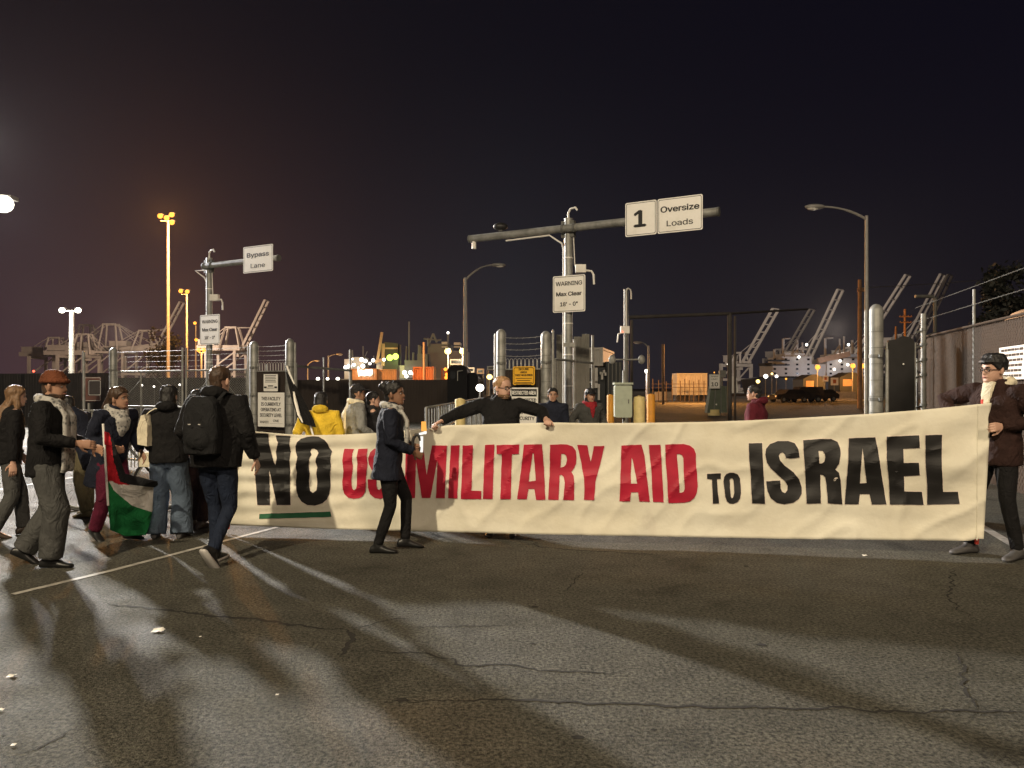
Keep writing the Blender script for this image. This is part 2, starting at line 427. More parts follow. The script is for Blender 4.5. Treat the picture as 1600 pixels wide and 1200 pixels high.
def strip(pts, w, z, jitter=0.0, taper=False):
    """ribbon on the ground through world xy points"""
    mb = MB(); P = []
    for i in range(len(pts) - 1):
        a, b = Vector((*pts[i], 0)), Vector((*pts[i + 1], 0)); n = max(1, int((b - a).length / .03)) if jitter else 1
        for k in range(n): P.append(a + (b - a) * (k / n))
    P.append(Vector((*pts[-1], 0)))
    vs = []
    for i, q in enumerate(P):
        d = (P[min(i + 1, len(P) - 1)] - P[max(i - 1, 0)]).normalized(); nn = Vector((-d.y, d.x, 0))
        j = nn * (jitter * (noise.noise(q * 9) + .6 * noise.noise(q * 31)))
        ww = w * (1 + (.75 * noise.noise(q * 14 + Vector((5, 5, 5))) if jitter else 0))
        if taper: ww *= min(1, .25 + 4 * min(i, len(P) - 1 - i) / len(P))
        vs += [q + j + nn * ww / 2 + Vector((0, 0, z)), q + j - nn * ww / 2 + Vector((0, 0, z))]
    mb.add(vs, [(2 * i, 2 * i + 1, 2 * i + 3, 2 * i + 2) for i in range(len(P) - 1)])
    return mb
def gp(px, py):
    d = CAMH * F / (py - HZ); return (gx(px, d), d)
mat("line_paint", (.34, .32, .29), .8, .35, 9, dirt=(.10, .09, .08))
mat("crack_dark", (.020, .018, .016), .95, .3, 12)
mk = MB()
for pts, w in (([gp(20, 929), gp(170, 893), gp(445, 821)], .062), ([gp(-60, 781), gp(0, 765), gp(120, 745)], .12), ([gp(1496, 800), gp(1600, 862), gp(1690, 915)], .10),
               ([gp(0, 700), gp(360, 678)], .15), ([gp(-40, 740), gp(-10, 728)], .12)):
    s_ = strip(pts, w, .004); mk.add(s_.v, s_.f)
tag(mk.build("road_markings", MATS["line_paint"]), kind="structure")
ck = MB()
for pts, w in (([gp(165, 944), gp(260, 953), gp(340, 964), gp(430, 972), gp(505, 983), gp(545, 985)], .028), ([gp(545, 985), gp(552, 994), gp(545, 1008), gp(530, 1025)], .03),
               ([gp(545, 985), gp(590, 972), gp(640, 966)], .012), ([gp(548, 1018), gp(640, 1020), gp(700, 1030), gp(722, 1040), gp(800, 1040), gp(880, 1050), gp(970, 1052)], .014),
               ([gp(640, 980), gp(800, 978)], .008),
               ([gp(600, 1098), gp(760, 1094), gp(940, 1098), gp(1060, 1104), gp(1180, 1106), gp(1300, 1108), gp(1430, 1112), gp(1600, 1112), gp(1700, 1116)], .016),
               ([gp(1494, 1020), gp(1503, 1040), gp(1506, 1062), gp(1512, 1096), gp(1528, 1108)], .014), ([gp(1490, 890), gp(1482, 940), gp(1515, 965)], .012),
               ([gp(830, 845), gp(840, 855), gp(900, 860), gp(1040, 868)], .016), ([gp(910, 895), gp(880, 925)], .01),
               ([gp(800, 852), gp(850, 850)], .01), ([gp(20, 1180), gp(60, 1172), gp(110, 1140)], .008)):
    s_ = strip(pts, w * 1.15, .003, .04, True); ck.add(s_.v, s_.f)
tag(ck.build("ground_cracks", MATS["crack_dark"]), kind="structure")
# dark gum / oil spots
sp = MB()
for px, py, r_ in ((835, 949, .020), (1190, 1008, .022), (903, 1153, .018), (1022, 1141, .010), (627, 1094, .022), (832, 1006, .012), (1166, 885, .02)):
    x, y = gp(px, py); n = 14
    vs = [(x, y, .0035)] + [(x + r_ * 1.5 * (1 + 1.1 * noise.noise(Vector((px * .37, k * .9, 0)))) * cos(2 * pi * k / n), y + r_ * 1.1 * (1 + .4 * noise.noise(Vector((k, py, 3)))) * sin(2 * pi * k / n), .0035) for k in range(n)]
    sp.add(vs, [(0, k + 1, (k + 1) % n + 1) for k in range(n)])
tag(sp.build("ground_stains", MATS["crack_dark"]), kind="structure")
mat("paper", (.75, .72, .68), .6, .08, 20)
def scrap(px, py, s, label):
    x, y = gp(px, py); mb = MB()
    n = 5; vs = []
    for i in range(n):
        for j in range(n):
            vs.append((x + .8 * s * (i / (n - 1) - .5) * (1 + .3 * noise.noise(Vector((j, i, px)))), y + s * .7 * (j / (n - 1) - .5) + s * .3 * noise.noise(Vector((i, j, 4))), .006 + abs(s * .35 * noise.noise(Vector((i * .9, j * .9, py))))))
    mb.add(vs, [(i * n + j, i * n + j + 1, (i + 1) * n + j + 1, (i + 1) * n + j) for i in range(n - 1) for j in range(n - 1)])
    o = mb.build("paper_scrap", MATS["paper"]); rebase(o, (x, y, 0)); sol = o.modifiers.new("thick", 'SOLIDIFY'); sol.thickness = .001
    tag(o, label, "litter", "paper scraps on the road")
scrap(247, 987, .085, "largest crumpled white scrap on the asphalt beside the long crack")
scrap(18, 1058, .05, "white paper scrap near the left edge of the road")
scrap(21, 1166, .025, "tiny white scrap at the bottom left corner of the road")
scrap(2, 1111, .03, "tiny white scrap cut by the left edge of the photo")
scrap(1351, 869, .045, "small pale scrap in front of the word ISRAEL")
scrap(433, 1087, .02, "tiny pale scrap in the lit patch of asphalt")
scrap(313, 996, .018, "speck of paper right of the crumpled scrap")

# distant kerb edge of the yard road at the right
kb = MB(); a, b = Vector((gx(1195, 112), 112, 0)), Vector((gx(1352, 96), 96, 0)); kb.bar(a + Vector((0, 0, .1)), b + Vector((0, 0, .1)), .5, .2); tag(kb.build("kerb", MATS["concrete"]), kind="structure")

# ================================================================== gate line
GK = .55
def gate(px, off=0.0):
    k = (px - CX) / F; y = (18.02 + off) / (1 + GK * k); return Vector((k * y, y, 0))
GD = Vector((.876, -.482, 0))
mat("fence_slat", (.016, .013, .011), .7, .3, 3)
mat("fence_brown", (.034, .024, .019), .75, .25, .5, dirt=(.022, .018, .016))
mat("fence_tan", (.042, .026, .015), .75, .14, 1.5)
mat("wire", (.34, .33, .31), .5, .1, metal=.4)

def big_post(label, px, ytop, rad, wire=True, off=0.0):
    p = gate(px, off); z = zz(ytop, p.y)
    r = thing("gate_post", label, "gate post", p, 0, "thick galvanised gate posts")
    m = MB(); m.tube([p, p + Vector((0, 0, z - rad * 1.0)), p + Vector((0, 0, z - rad * .45)), p + Vector((0, 0, z - rad * .1)), p + Vector((0, 0, z))], [rad, rad, rad * .8, rad * .42, .01], 20)
    m.build("shaft", MATS["galv"], r, True)
    m = MB()
    for zb in (.55, 1.35, 2.15):
        if zb < z - .3:
            m = MB(); m.tube([p + Vector((0, 0, zb - .03)), p + Vector((0, 0, zb + .03))], rad + .012, 20); m.box(p + Vector((.0, -rad - .03, zb)), (.05, .06, .05)); m.build("clamp_band", MATS["galv_dark"], r)
    m = MB()
    for zb in [k * .3 + .2 for k in range(int((z - .4) / .3))]: m.tube([p + Vector((0, 0, zb)), p + Vector((0, 0, zb + .012))], rad + .003, 20)
    m.build("seam_ring", MATS["galv_dark"], r)
    return p, z
P1 = big_post("leftmost thick gate post, behind the woman with the flag", 177, 543, .125)
P2 = big_post("thick gate post carrying the left side of the security level sign", 397, 533, .125)
P3 = big_post("thick gate post right of the security level sign, behind the yellow hoodie", 453, 529, .125)
P4 = big_post("thick gate post left of the yellow sign, above the man with glasses", 783, 514, .115)
P5 = big_post("thick gate post right of the yellow sign", 853, 517, .12)
P6 = big_post("thickest gate post before the street lamp at right", 1369, 475, .125)

def thin_post(label, px, ytop, rad, off=0.0, m_="galv", group="thin fence posts along the gate line", name="fence_post", D=None):
    p = gate(px, off) if D is None else Vector((gx(px, D), D, 0)); z = zz(ytop, p.y)
    mb = MB(); mb.tube([p, p + Vector((0, 0, z - rad)), p + Vector((0, 0, z))], [rad, rad, rad * .5], 10)
    o = mb.build(name, MATS[m_], None, True); rebase(o, p)
    return tag(o, label, "fence post", group)
thin_post("thin post on the left of the security sign's thick post", 388, 540, .03)
thin_post("thin pale post between the thick post and the yellow hoodie", 461, 535, .032)
thin_post("thin post left of the thick post above the man with glasses", 774, 521, .035)
thin_post("thin post on the right of the thick post by the yellow sign", 864, 515, .032)
thin_post("thin bright post between the street lamp and the thickest post", 1353, 484, .03)
thin_post("pinkish thin post on the right of the thickest post", 1386, 545, .035, off=-.1)
thin_post("thin post sticking up at the left end of the left gate", 131, 549, .05, off=.6)

def chain_link(p0, p1, z0, z1, pitch=.075, r=.0035):
    """crossed diagonal wires between two ground points"""
    mb = MB(); d = (p1 - p0); Ln = d.length; d.normalize(); H = z1 - z0
    up = Vector((0, 0, 1)); nrm = Vector((d.y, -d.x, 0))
    s = -H
    while s < Ln:
        for sg in (1, -1):
            a0, a1 = s, s + H
            t0 = max(0, -a0 / H); t1 = min(1, (Ln - a0) / H)
            if t1 <= t0: continue
            q0 = p0 + d * (a0 + H * t0) + up * (z0 + H * (t0 if sg > 0 else 1 - t0)); q1 = p0 + d * (a0 + H * t1) + up * (z0 + H * (t1 if sg > 0 else 1 - t1))
            w = (q1 - q0).normalized().cross(nrm) * r; o = nrm * (.004 * sg)
            mb.add([q0 + w + o, q1 + w + o, q1 - w + o, q0 - w + o], [(0, 1, 2, 3)])
        s += pitch
    return mb
def wires(label, p0, p1, zs, r=.006, sag=.02):
    o = thing("barbed_wire", label, "barbed wire", (p0 + p1) / 2, 0, "barbed wire strands over the gates")
    for z in zs:
        mb = MB(); pts = []
        for i in range(9):
            t = i / 8; pts.append(p0 + (p1 - p0) * t + Vector((0, 0, z - sag * 4 * t * (1 - t))))
        mb.tube(pts, r, 5)
        n = int((p1 - p0).length / .15)
        for i in range(n):
            t = (i + .5) / n; q = p0 + (p1 - p0) * t + Vector((0, 0, z - sag * 4 * t * (1 - t)))
            mb.bar(q + Vector((-.02, 0, -.025)), q + Vector((.02, 0, .025)), .004)
        mb.build("strand", MATS["wire"], o)
    return o
def slat_panel(p0, p1, z0, z1, m_, name, label, cat="fence", rib=.09, parent=None, wavy_top=0.0, depth=.02, group=None):
    d = p1 - p0; n = max(2, int(d.length / rib)); nrm = Vector((d.y, -d.x, 0)).normalized()
    mb = MB(); prof = []
    for i in range(n):
        t0 = i / n; prof += [(t0 + .08 / n, 1), (t0 + .55 / n, 1), (t0 + .62 / n, 0), (t0 + 1.0 / n, 0)]
    vs = []
    for i, (t, f) in enumerate(prof):
        q = p0 + d * t + nrm * (depth * f)
        zt = z1 + (wavy_top * (1 if f else -1) if wavy_top else 0)
        vs += [q + Vector((0, 0, z0)), q + Vector((0, 0, zt)), q - nrm * .04 + Vector((0, 0, z0)), q - nrm * .04 + Vector((0, 0, zt))]
    fs = []
    for i in range(len(prof) - 1):
        a = 4 * i; b = a + 4
        fs += [(a, b, b + 1, a + 1), (a + 2, a + 3, b + 3, b + 2), (a + 1, b + 1, b + 3, a + 3)]
    mb.add(vs, fs)
    o = mb.build(name, MATS[m_], parent, recalc=False)
    if parent is None: rebase(o, (p0 + p1) / 2); tag(o, label, cat, group)
    return o

# slatted panels between post pairs, with looped chain-link tops
for (a, b, ztop, lab) in ((P2, P3, 2.28, "slatted panel with looped wire top behind the security level sign"), (P4, P5, 2.24, "slatted panel with looped wire top behind the yellow sign")):
    p0, p1 = a[0] + GD * .12, b[0] - GD * .12
    r = thing("slatted_screen", lab, "fence", (p0 + p1) / 2)
    slat_panel(p0, p1, .05, ztop - .25, "fence_brown", "slats", None, parent=r, rib=.07)
    mb = MB(); L_ = (p1 - p0).length; n = int(L_ / .1)
    for i in range(n):
        c = p0 + GD * ((i + .5) * L_ / n)
        mb.tube([c + GD * (.042 * cos(t)) + Vector((0, 0, ztop - .04 + .05 * sin(t))) for t in [pi * k / 6 for k in range(7)]], .006, 5)
        for s_ in (-1, 1): mb.bar(c + GD * (.042 * s_) + Vector((0, 0, ztop - .26)), c + GD * (.042 * s_) + Vector((0, 0, ztop - .04)), .012)
    mb.build("wire_loops", MATS["wire"], r)
    mb = MB(); mb.bar(p0 + Vector((0, -.03, ztop - .24)), p1 + Vector((0, -.03, ztop - .24)), .03); mb.build("top_rail", MATS["galv"], r)
wires("five barbed strands between the posts above the security level sign", P2[0], P3[0], [2.36, 2.5, 2.63, 2.76])
wires("barbed strands between the posts above the yellow sign", P4[0], P5[0], [2.33, 2.48, 2.62, 2.76], sag=.035)
wires("faint barbed strands above the left chain-link gate", P1[0], P2[0], [2.25, 2.42, 2.58, 2.74], .004)

# the left double gate
r = thing("chain_link_gate", "closed double chain-link gate behind the people at left", "gate", gate(287))
gy0 = gate(183); gy1 = gate(385)
for (pa, pb) in ((gate(183), gate(285)), (gate(291), gate(385))):
    m = MB()
    for z in (.12, .98, 2.1): m.tube([pa + Vector((0, 0, z)), pb + Vector((0, 0, z))], .026, 8)
    for q in (pa, pb, (pa + pb) / 2 + (pb - pa) * (-.12 if pa is not gy0 else .02)): m.tube([q + Vector((0, 0, .1)), q + Vector((0, 0, 2.1))], .022, 8)
    m.tube([pa + Vector((0, 0, .98)), (pa + pb) / 2 + Vector((0, 0, 2.1))], .008, 6); m.tube([pb + Vector((0, 0, .98)), (pa + pb) / 2 + Vector((0, 0, 2.1))], .008, 6)
    fr = m.build("leaf_frame", MATS["galv"], r, True)
    chain_link(pa + Vector((0, .01, 0)), pb + Vector((0, .01, 0)), .12, 2.1, .075).build("wire_mesh", MATS["wire"], fr)
for px in (285, 291):
    q = gate(px); m = MB(); m.tube([q, q + Vector((0, 0, zz(543, q.y)))], .035, 8); m.build("latch_post", MATS["galv"], r, True)
# open leaf right of the yellow sign, with its second frame
r = thing("chain_link_gate", "open chain-link gate leaf swung inward right of the yellow sign", "gate", gate(866))
q0 = gate(867, .05); q1 = Vector((gx(926, 20.2), 20.2, 0)); qm = q0 + (q1 - q0) * .5
m = MB()
for z in (.12, 1.05, 2.22): m.tube([q0 + Vector((0, 0, z)), q1 + Vector((0, 0, z))], .028, 8)
for q in (q0, qm, q1): m.tube([q + Vector((0, 0, .1)), q + Vector((0, 0, 2.22))], .026, 8)
m.tube([q1 + Vector((0, 0, .1)), q1 + Vector((0, 0, 2.95))], .035, 8)
fr = m.build("leaf_frame", MATS["galv"], r, True)
chain_link(q0, q1, .12, 2.22, .085).build("wire_mesh", MATS["wire"], fr)
m = MB(); m.tube([qm + Vector((-.02, -.05, 0)), qm + Vector((-.02, -.05, 2.75))], .035, 10); m.box(qm + Vector((-.15, -.05, 2.62)), (.3, .08, .1)); m.build("drop_post", MATS["galv"], r)

# ---- lane gantries
def gantry(label, base, z_bar, left, right, post_r, bar_r, cam_at=None):
    r = thing("lane_gantry", label, "sign gantry", base)
    m = MB(); m.tube([base, base + Vector((0, 0, z_bar + .28))], post_r, 16); m.build("post", MATS["galv"], r, True)
    a, b = base + GD * left + Vector((0, -.05 - post_r, z_bar)), base + GD * right + Vector((0, -.05 - post_r, z_bar))
    m = MB(); m.tube([a, b], bar_r, 16); bar = m.build("crossbar", MATS["galv"], r, True)
    m = MB()
    for (e, s_) in ((a, -1), (b, 1)): m.tube([e - GD * .02 * s_, e + GD * .03 * s_], bar_r * 1.08, 16)
    m.build("end_cap", MATS["galv_dark"], bar)
    m = MB(); c = base + Vector((0, -.05 - post_r, z_bar))
    for s_ in (-.16, .16): m.tube([c + GD * s_ - GD * .03, c + GD * s_ + GD * .03], bar_r + .02, 16)
    m.box(base + Vector((0, -.02, z_bar)), (.36, .12, .42), rz=math.atan2(GD.y, GD.x)); m.build("mount_plate", MATS["galv_dark"], r)
    # conduit up the post and along the bar, goose-neck on top
    m = MB(); o_ = GD * (-post_r - .03)
    m.tube([base + o_ + Vector((0, 0, .2)), base + o_ + Vector((0, 0, z_bar - .5)), base + o_ - GD * .05 + Vector((0, -.1, z_bar - .36)), base - GD * .55 + Vector((0, -.2, z_bar - bar_r - .04)), base + GD * (left * .62) + Vector((0, -.15, z_bar - bar_r - .05))], .022, 8)
    m.tube([base + Vector((0, 0, z_bar + .2)), base + Vector((0, 0, z_bar + .42)), base + GD * .06 + Vector((0, 0, z_bar + .52)), base + GD * .2 + Vector((0, 0, z_bar + .54)), base + GD * .25 + Vector((0, 0, z_bar + .46))], .028, 8)
    m.build("conduit", MATS["white_paint"], r, True)
    # camera box beside the post
    m = MB(); q = base + GD * (post_r + .22) + Vector((0, -.1, z_bar - 1.05 if z_bar > 5.5 else z_bar - 1.15))
    m.tube([base + GD * .14 + Vector((0, -.02, z_bar - .1)), base + GD * .18 + Vector((0, -.02, q.z + .1))], .014, 6)
    m.box(q, (.26, .18, .2)); m.tube([q + GD * .12 + Vector((0, 0, -.05)), q + GD * .3 + Vector((0, 0, -.08)), q + GD * .36 + Vector((0, 0, -.18)), q + GD * .37 + Vector((0, 0, -.42))], .028, 8)
    m.build("junction_box", MATS["white_paint"], r)
    m = MB()
    for z in (1.6, 2.4, 3.2, z_bar - .75): m.tube([base + Vector((0, 0, z)), base + Vector((0, 0, z + .03))], post_r + .01, 16)
    m.build("strap_band", MATS["white_paint"], r)
    return r, a, b
gb1 = Vector((gx(888, 19.7), 19.7, 0))
G1, ga, gb_ = gantry("tall galvanised lane gantry carrying the oversize loads signs", gb1, 5.63, -2.95, 3.78, .11, .10)
m = MB(); q = ga + GD * .12 + Vector((0, 0, -.28)); m.tube([q, q + Vector((0, 0, .2))], .06, 10); m.build("lane_sensor", MATS["white_paint"], G1)
m = MB(); q = ga + GD * .95 + Vector((0, 0, .16)); m.sphere(q + Vector((0, 0, .08)), (.2, .12, .11)); m.box(q, (.1, .1, .1)); m.build("beacon", MATS["black_metal"], G1, True)
gb2 = Vector((gx(327, 25.2), 25.2, 0))
G2, g2a, g2b = gantry("left lane gantry carrying the bypass lane sign", gb2, 5.55, -.15, 3.17, .10, .09)

ST = dict(face=MATS["sign_white"], ink=MATS["sign_ink"])
wl = [("WARNING", 0, .265, .142, .028, .73), ("Max Clear", 0, .0, .135, .050, .70), ("18' - 0\"", 0, -.26, .135, .040, .48)]
def onpost(base, px, py, dz=.17):
    return Vector((gx(px, base.y - dz), base.y - dz, zz(py, base.y - dz)))
sign("warning_sign", "white sign reading WARNING Max Clear 18'-0\" on the taller right gantry post", onpost(gb1, 889, 459, .2), .90, .93, GD, wl, **ST)
sign("warning_sign", "white sign reading WARNING Max Clear 18'-0\" on the left gantry post", onpost(gb2, 328, 515, .2), .93, .97, GD, wl, **ST)
def onbar(a, b, px):
    # point along the bar at photo column px
    lo, hi = 0.0, 1.0
    for _ in range(40):
        mid = (lo + hi) / 2; q = a + (b - a) * mid
        if q.x / q.y * F + CX < px: lo = mid
        else: hi = mid
    return a + (b - a) * lo + Vector((-.482, -.876, 0)) * .17
def bar_sign(label, ga_, gb__, x0, x1, h, lines, name="lane_sign"):
    q0, q1 = onbar(ga_, gb__, x0), onbar(ga_, gb__, x1); c = (q0 + q1) / 2; w = (q1 - q0).length
    return sign(name, label, c, w, h, GD, lines(w), **ST)
bar_sign("square white sign with a large black figure 1 on the gantry", ga, gb_, 981, 1029.5, .82, lambda w: [("1", -.02, 0, .52, .045, .27)], "lane_number_sign")
bar_sign("white Oversize Loads sign at the right end of the gantry", ga, gb_, 1031, 1101, .82, lambda w: [("Oversize", 0, .15, .185, .045, w * .85), ("Loads", 0, -.19, .18, .016, w * .58)])
bar_sign("white Bypass Lane sign at the end of the left gantry", g2a, g2b, 387, 433, .82, lambda w: [("Bypass", 0, .12, .18, .045, w * .74), ("Lane", 0, -.2, .185, .016, w * .48)])

# ---- notice boards on the gate posts
c = (P2[0] + P3[0]) / 2 + Vector((-.482, -.876, 0)) * .2
sign("notice_board", "white notice board reading THIS FACILITY IS CURRENTLY OPERATING AT SECURITY LEVEL", Vector((gx(423.5, c.y - .05), c.y - .05, zz(640, c.y))), 1.02, .96, GD,
     [("THIS FACILITY", 0, .31, .125, .035, .73), ("IS CURRENTLY", 0, .155, .125, .035, .75), ("OPERATING AT", 0, 0, .125, .035, .77), ("SECURITY LEVEL", 0, -.155, .125, .035, .85),
      ("MARSEC", -.25, -.35, .09, .01, .34), ("ONE", .2, -.31, .085, .03, .22), ("__________", .2, -.385, .05, 0, .5)], border=False, radius=.01, **ST)
def mini(r, c, ax, ay, nrm):
    mb = MB()
    for i in range(5):
        mb.box(c + ay * (.2 - i * .045) + nrm * .009, (.42 - .03 * (i % 2), .016, .003), M=Matrix((ax, ay, nrm)).transposed())
    for s_ in (-1, 1): mb.box(c + ax * (.2 * s_) - ay * .13 + nrm * .009, (.1, .05, .003), M=Matrix((ax, ay, nrm)).transposed())
    mb.box(c - ay * .09 + nrm * .009, (.2, .03, .003), M=Matrix((ax, ay, nrm)).transposed()); mb.box(c - ay * .15 + nrm * .009, (.26, .014, .003), M=Matrix((ax, ay, nrm)).transposed())
    mb.build("fine_print", MATS["sign_ink"], r)
sign("notice_board", "small white notice with fine print above the security level board", Vector((gx(423, c.y - .05), c.y - .05, zz(598, c.y))), .54, .48, GD, None, border=False, radius=.02, extra=mini, **ST)
c = (P4[0] + P5[0]) / 2 + Vector((-.482, -.876, 0)) * .16
def ymini(r, c, ax, ay, nrm):
    mb = MB(); M_ = Matrix((ax, ay, nrm)).transposed()
    for i, w in enumerate((.42, .34, .44, .40)): mb.box(c + ay * (-.06 - i * .05) + nrm * .009, (w, .014, .003), M=M_)
    mb.build("fine_print", MATS["sign_ink"], r)
sign("notice_board", "yellow sign reading SECURE AREA TWIC REQUIRED between the gate posts", Vector((gx(818.5, c.y), c.y, zz(587, c.y))), .57, .43, GD,
     [("SECURE", 0, .15, .06, .05, .26), ("AREA", 0, .08, .06, .05, .17), ("TWIC REQUIRED", 0, .01, .06, .05, .46)], face=MATS["sign_yellow"], ink=MATS["sign_ink"], extra=ymini)
def rband(r, c, ax, ay, nrm):
    mb = MB(); mb.box(c + ay * .36 + nrm * .008, (.66, .17, .003), M=Matrix((ax, ay, nrm)).transposed())
    bnd = mb.build("black_band", MATS["sign_ink"], r)
    text_mesh_lines([("RESTRICTED AREA", 0, .36, .115, .03, .62)], c, ax, ay, nrm, .0125).build("lettering", MATS["sign_white"], bnd, recalc=False)
sign("notice_board", "white board headed RESTRICTED AREA behind the man with glasses", Vector((gx(819, c.y), c.y, zz(638, c.y))), .72, .96, GD,
     [("UNAUTHORIZED", 0, .19, .105, .035, .63), ("ENTRANCE IS", .02, .05, .105, .035, .60), ("A BREACH OF", .0, -.09, .105, .035, .58), ("SECURITY", .02, -.23, .105, .035, .5)], border=False, radius=.01, extra=rband, **ST)

# ---- sloping right-hand boundary fence
fA, fB = Vector((7.30, 11.0, 0)), Vector((8.52, 15.9, 0)); fd = (fA - fB).normalized(); fN = fA + fd * 4.5
r = thing("slatted_fence", "tan slatted chain-link fence rising behind the man at the right", "fence", fB)
slat_panel(fB, fN, .05, 2.58, "fence_tan", "slats", None, parent=r, rib=.085, depth=.004)
chain_link(fB + Vector((-.05, -.02, 0)), fN + Vector((-.05, -.02, 0)), .05, 2.62, .10, .0045).build("wire_mesh", MATS["fence_tan"], r)
m = MB(); m.tube([fB + Vector((-.06, 0, 2.6)), fN + Vector((-.06, 0, 2.6))], .022, 8); m.build("top_rail", MATS["fence_tan"], r)
o = thing("barbed_wire", "two barbed strands climbing above the tan fence at right", "barbed wire", fB)
for z in (2.95, 3.25):
    mb = MB(); mb.tube([fB + Vector((0, .3, z)), fN + Vector((0, 0, z))], .005, 5)
    for i in range(50): q = fB + (fN - fB) * (i / 50) + Vector((0, .3 * (1 - i / 50), z)); mb.bar(q + Vector((-.02, 0, -.02)), q + Vector((.02, 0, .02)), .005)
    mb.build("strand", MATS["galv_dark"], o)
def fpost(px, y0, ytop, rad, lab):
    # post standing in that fence at photo column px
    k = (px - CX) / F; t = (k * fB.y - fB.x) / (fd.x - k * fd.y); q = fB + fd * t
    mb = MB(); mb.tube([q, q + Vector((0, 0, zz(ytop, q.y)))], rad, 10); ob = mb.build("fence_post", MATS["galv"], None, True); rebase(ob, q); tag(ob, lab, "fence post")
fpost(1522, 0, 452, .022, "slim post rising above the tan fence at right, carrying wires")
q = Vector((gx(1443, 15.3), 15.3, 0))
r = thing("corner_post", "clamped corner post where the tan fence begins", "fence post", q)
m = MB(); m.tube([q, q + Vector((0, 0, zz(490, q.y)))], .05, 12); m.build("shaft", MATS["galv"], r, True)
m = MB()
for z in (.6, 1.2, 1.8, 2.1, 2.4, 2.7): m = MB(); m.tube([q + Vector((0, 0, z)), q + Vector((0, 0, z + .05))], .068, 12); m.bar(q + Vector((0, 0, z + .02)), q + Vector((-.16, 0, z - .04)), .03); m.build("clamp_band", MATS["galv_dark"], r)
thin_post("bent thin post beside the clamped corner post", 1433, 560, .022, D=15.6)
q = Vector((gx(1409, 14.2), 14.2, 0))
r = thing("gate_leaf", "black screened gate leaf between the thickest post and the tan fence", "gate", q)
m = MB(); m.prism([(-.24, .05), (.24, .05), (.24, 2.42), (.16, 2.50), (.02, 2.52), (-.1, 2.46), (-.24, 2.44)], q, (1, 0, 0), (0, 0, 1), (0, .06, 0)); m.build("screen", MATS["black_metal"], r)
m = MB(); m.sphere(q + Vector((.02, -.02, zz(569, 14.2))), .018, 8, 6); m.build("white_bead", MATS["sign_white"], r)  # white bead standing in for a glint on the dark leaf
m = MB()
for s_ in (-.26, .26): m.tube([q + Vector((s_, .03, 0)), q + Vector((s_, .03, 2.4))], .022, 8)
m.build("leaf_frame", MATS["galv"], r)
k = (1592 - CX) / F; t = (k * fB.y - fB.x) / (fd.x - k * fd.y); q = fB + fd * t
fx = (fA - fB).normalized()
def wordbars(r, c, ax, ay, nrm):
    mb = MB(); M_ = Matrix((ax, ay, nrm)).transposed(); rr = random.Random(3)
    for i in range(6):
        x = -.40 + rr.random() * .06
        while x < .36:
            w = rr.uniform(.05, .16); mb.box(c + ax * (x + w / 2) + ay * (.19 - i * .075) + nrm * .009, (min(w, .42 - x), .036, .003), M=M_); x += w + .022
    mb.build("fine_print", MATS["sign_ink"], r)
sign("notice_board", "white multi-line notice on the tan fence behind the man's cap", Vector((q.x - .1, q.y, zz(567, q.y))), .95, .48, (fx.x, fx.y),
     None, border=False, radius=.01, extra=wordbars, **ST)

# ---- far boundary fences
def far_fence(label, x0, x1, D0, D1, ytop0, ytop1, m_, rib=.2):
    p0 = Vector((gx(x0, D0), D0, 0)); p1 = Vector((gx(x1, D1), D1, 0)); z = (zz(ytop0, D0) + zz(ytop1, D1)) / 2
    return slat_panel(p0, p1, 0, z, m_, "slatted_fence", label, rib=rib, depth=.012)
far_fence("long dark slatted fence at the far left, behind the orange beanie", -160, 172, 34, 31, 580, 588, "fence_slat", .14)
far_fence("dark screened fence seen through the left double gate", 174, 398, 33, 32, 590, 590, "fence_slat", .16)
far_fence("long brown corrugated fence between the gate posts and the truck", 440, 716, 36, 35, 593, 594, "fence_brown", .28)
for px, yt, lab in ((417, 569, "thin post rising behind the small white notice"), (487 + 19, 558, "thin pole standing above the brown fence near the gate post"), (547, 546, "thin pipe post standing above the brown fence left of the ship")):
    thin_post(lab, px, yt, .03, D=30 if px != 547 else 24, group="thin posts of the brown fence")
# pipe rail over the brown fence
q0, q1 = Vector((gx(463, 22.4), 22.4, zz(572, 22.4))), Vector((gx(549, 24), 24, zz(579, 24)))
m = MB(); m.tube([q0, q1], .035, 8); m.tube([Vector((q1.x, q1.y, 0)), q1], .03, 8); m.tube([Vector((q0.x, q0.y, 0)), q0 + Vector((0, 0, .1))], .03, 8)
o = m.build("pipe_rail", MATS["galv_dark"]); rebase(o, Vector((q0.x, q0.y, 0))); tag(o, "dark pipe rail running right from the gate post above the yellow hoodie", "pipe rail")
# crowd-control style railing leading away
r = thing("railing", "grey picket railing leading away behind the man with glasses", "railing", (gx(668, 14), 14, 0))
a, b = Vector((gx(666, 14), 14, 0)), Vector((gx(778, 42), 42, 0))
m = MB()
for z in (.25, .72, 1.2): m.tube([a + Vector((0, 0, z)), b + Vector((0, 0, z))], .022, 8)
m.build("rail", MATS["galv"], r, True)
m = MB(); n = 70
for i in range(n + 1):
    q = a + (b - a) * (i / n); m.tube([q + Vector((0, 0, .05 if i % 5 else 0)), q + Vector((0, 0, 1.2))], .012 if i % 5 else .028, 6)
o = m.build("pickets", MATS["galv"], r)

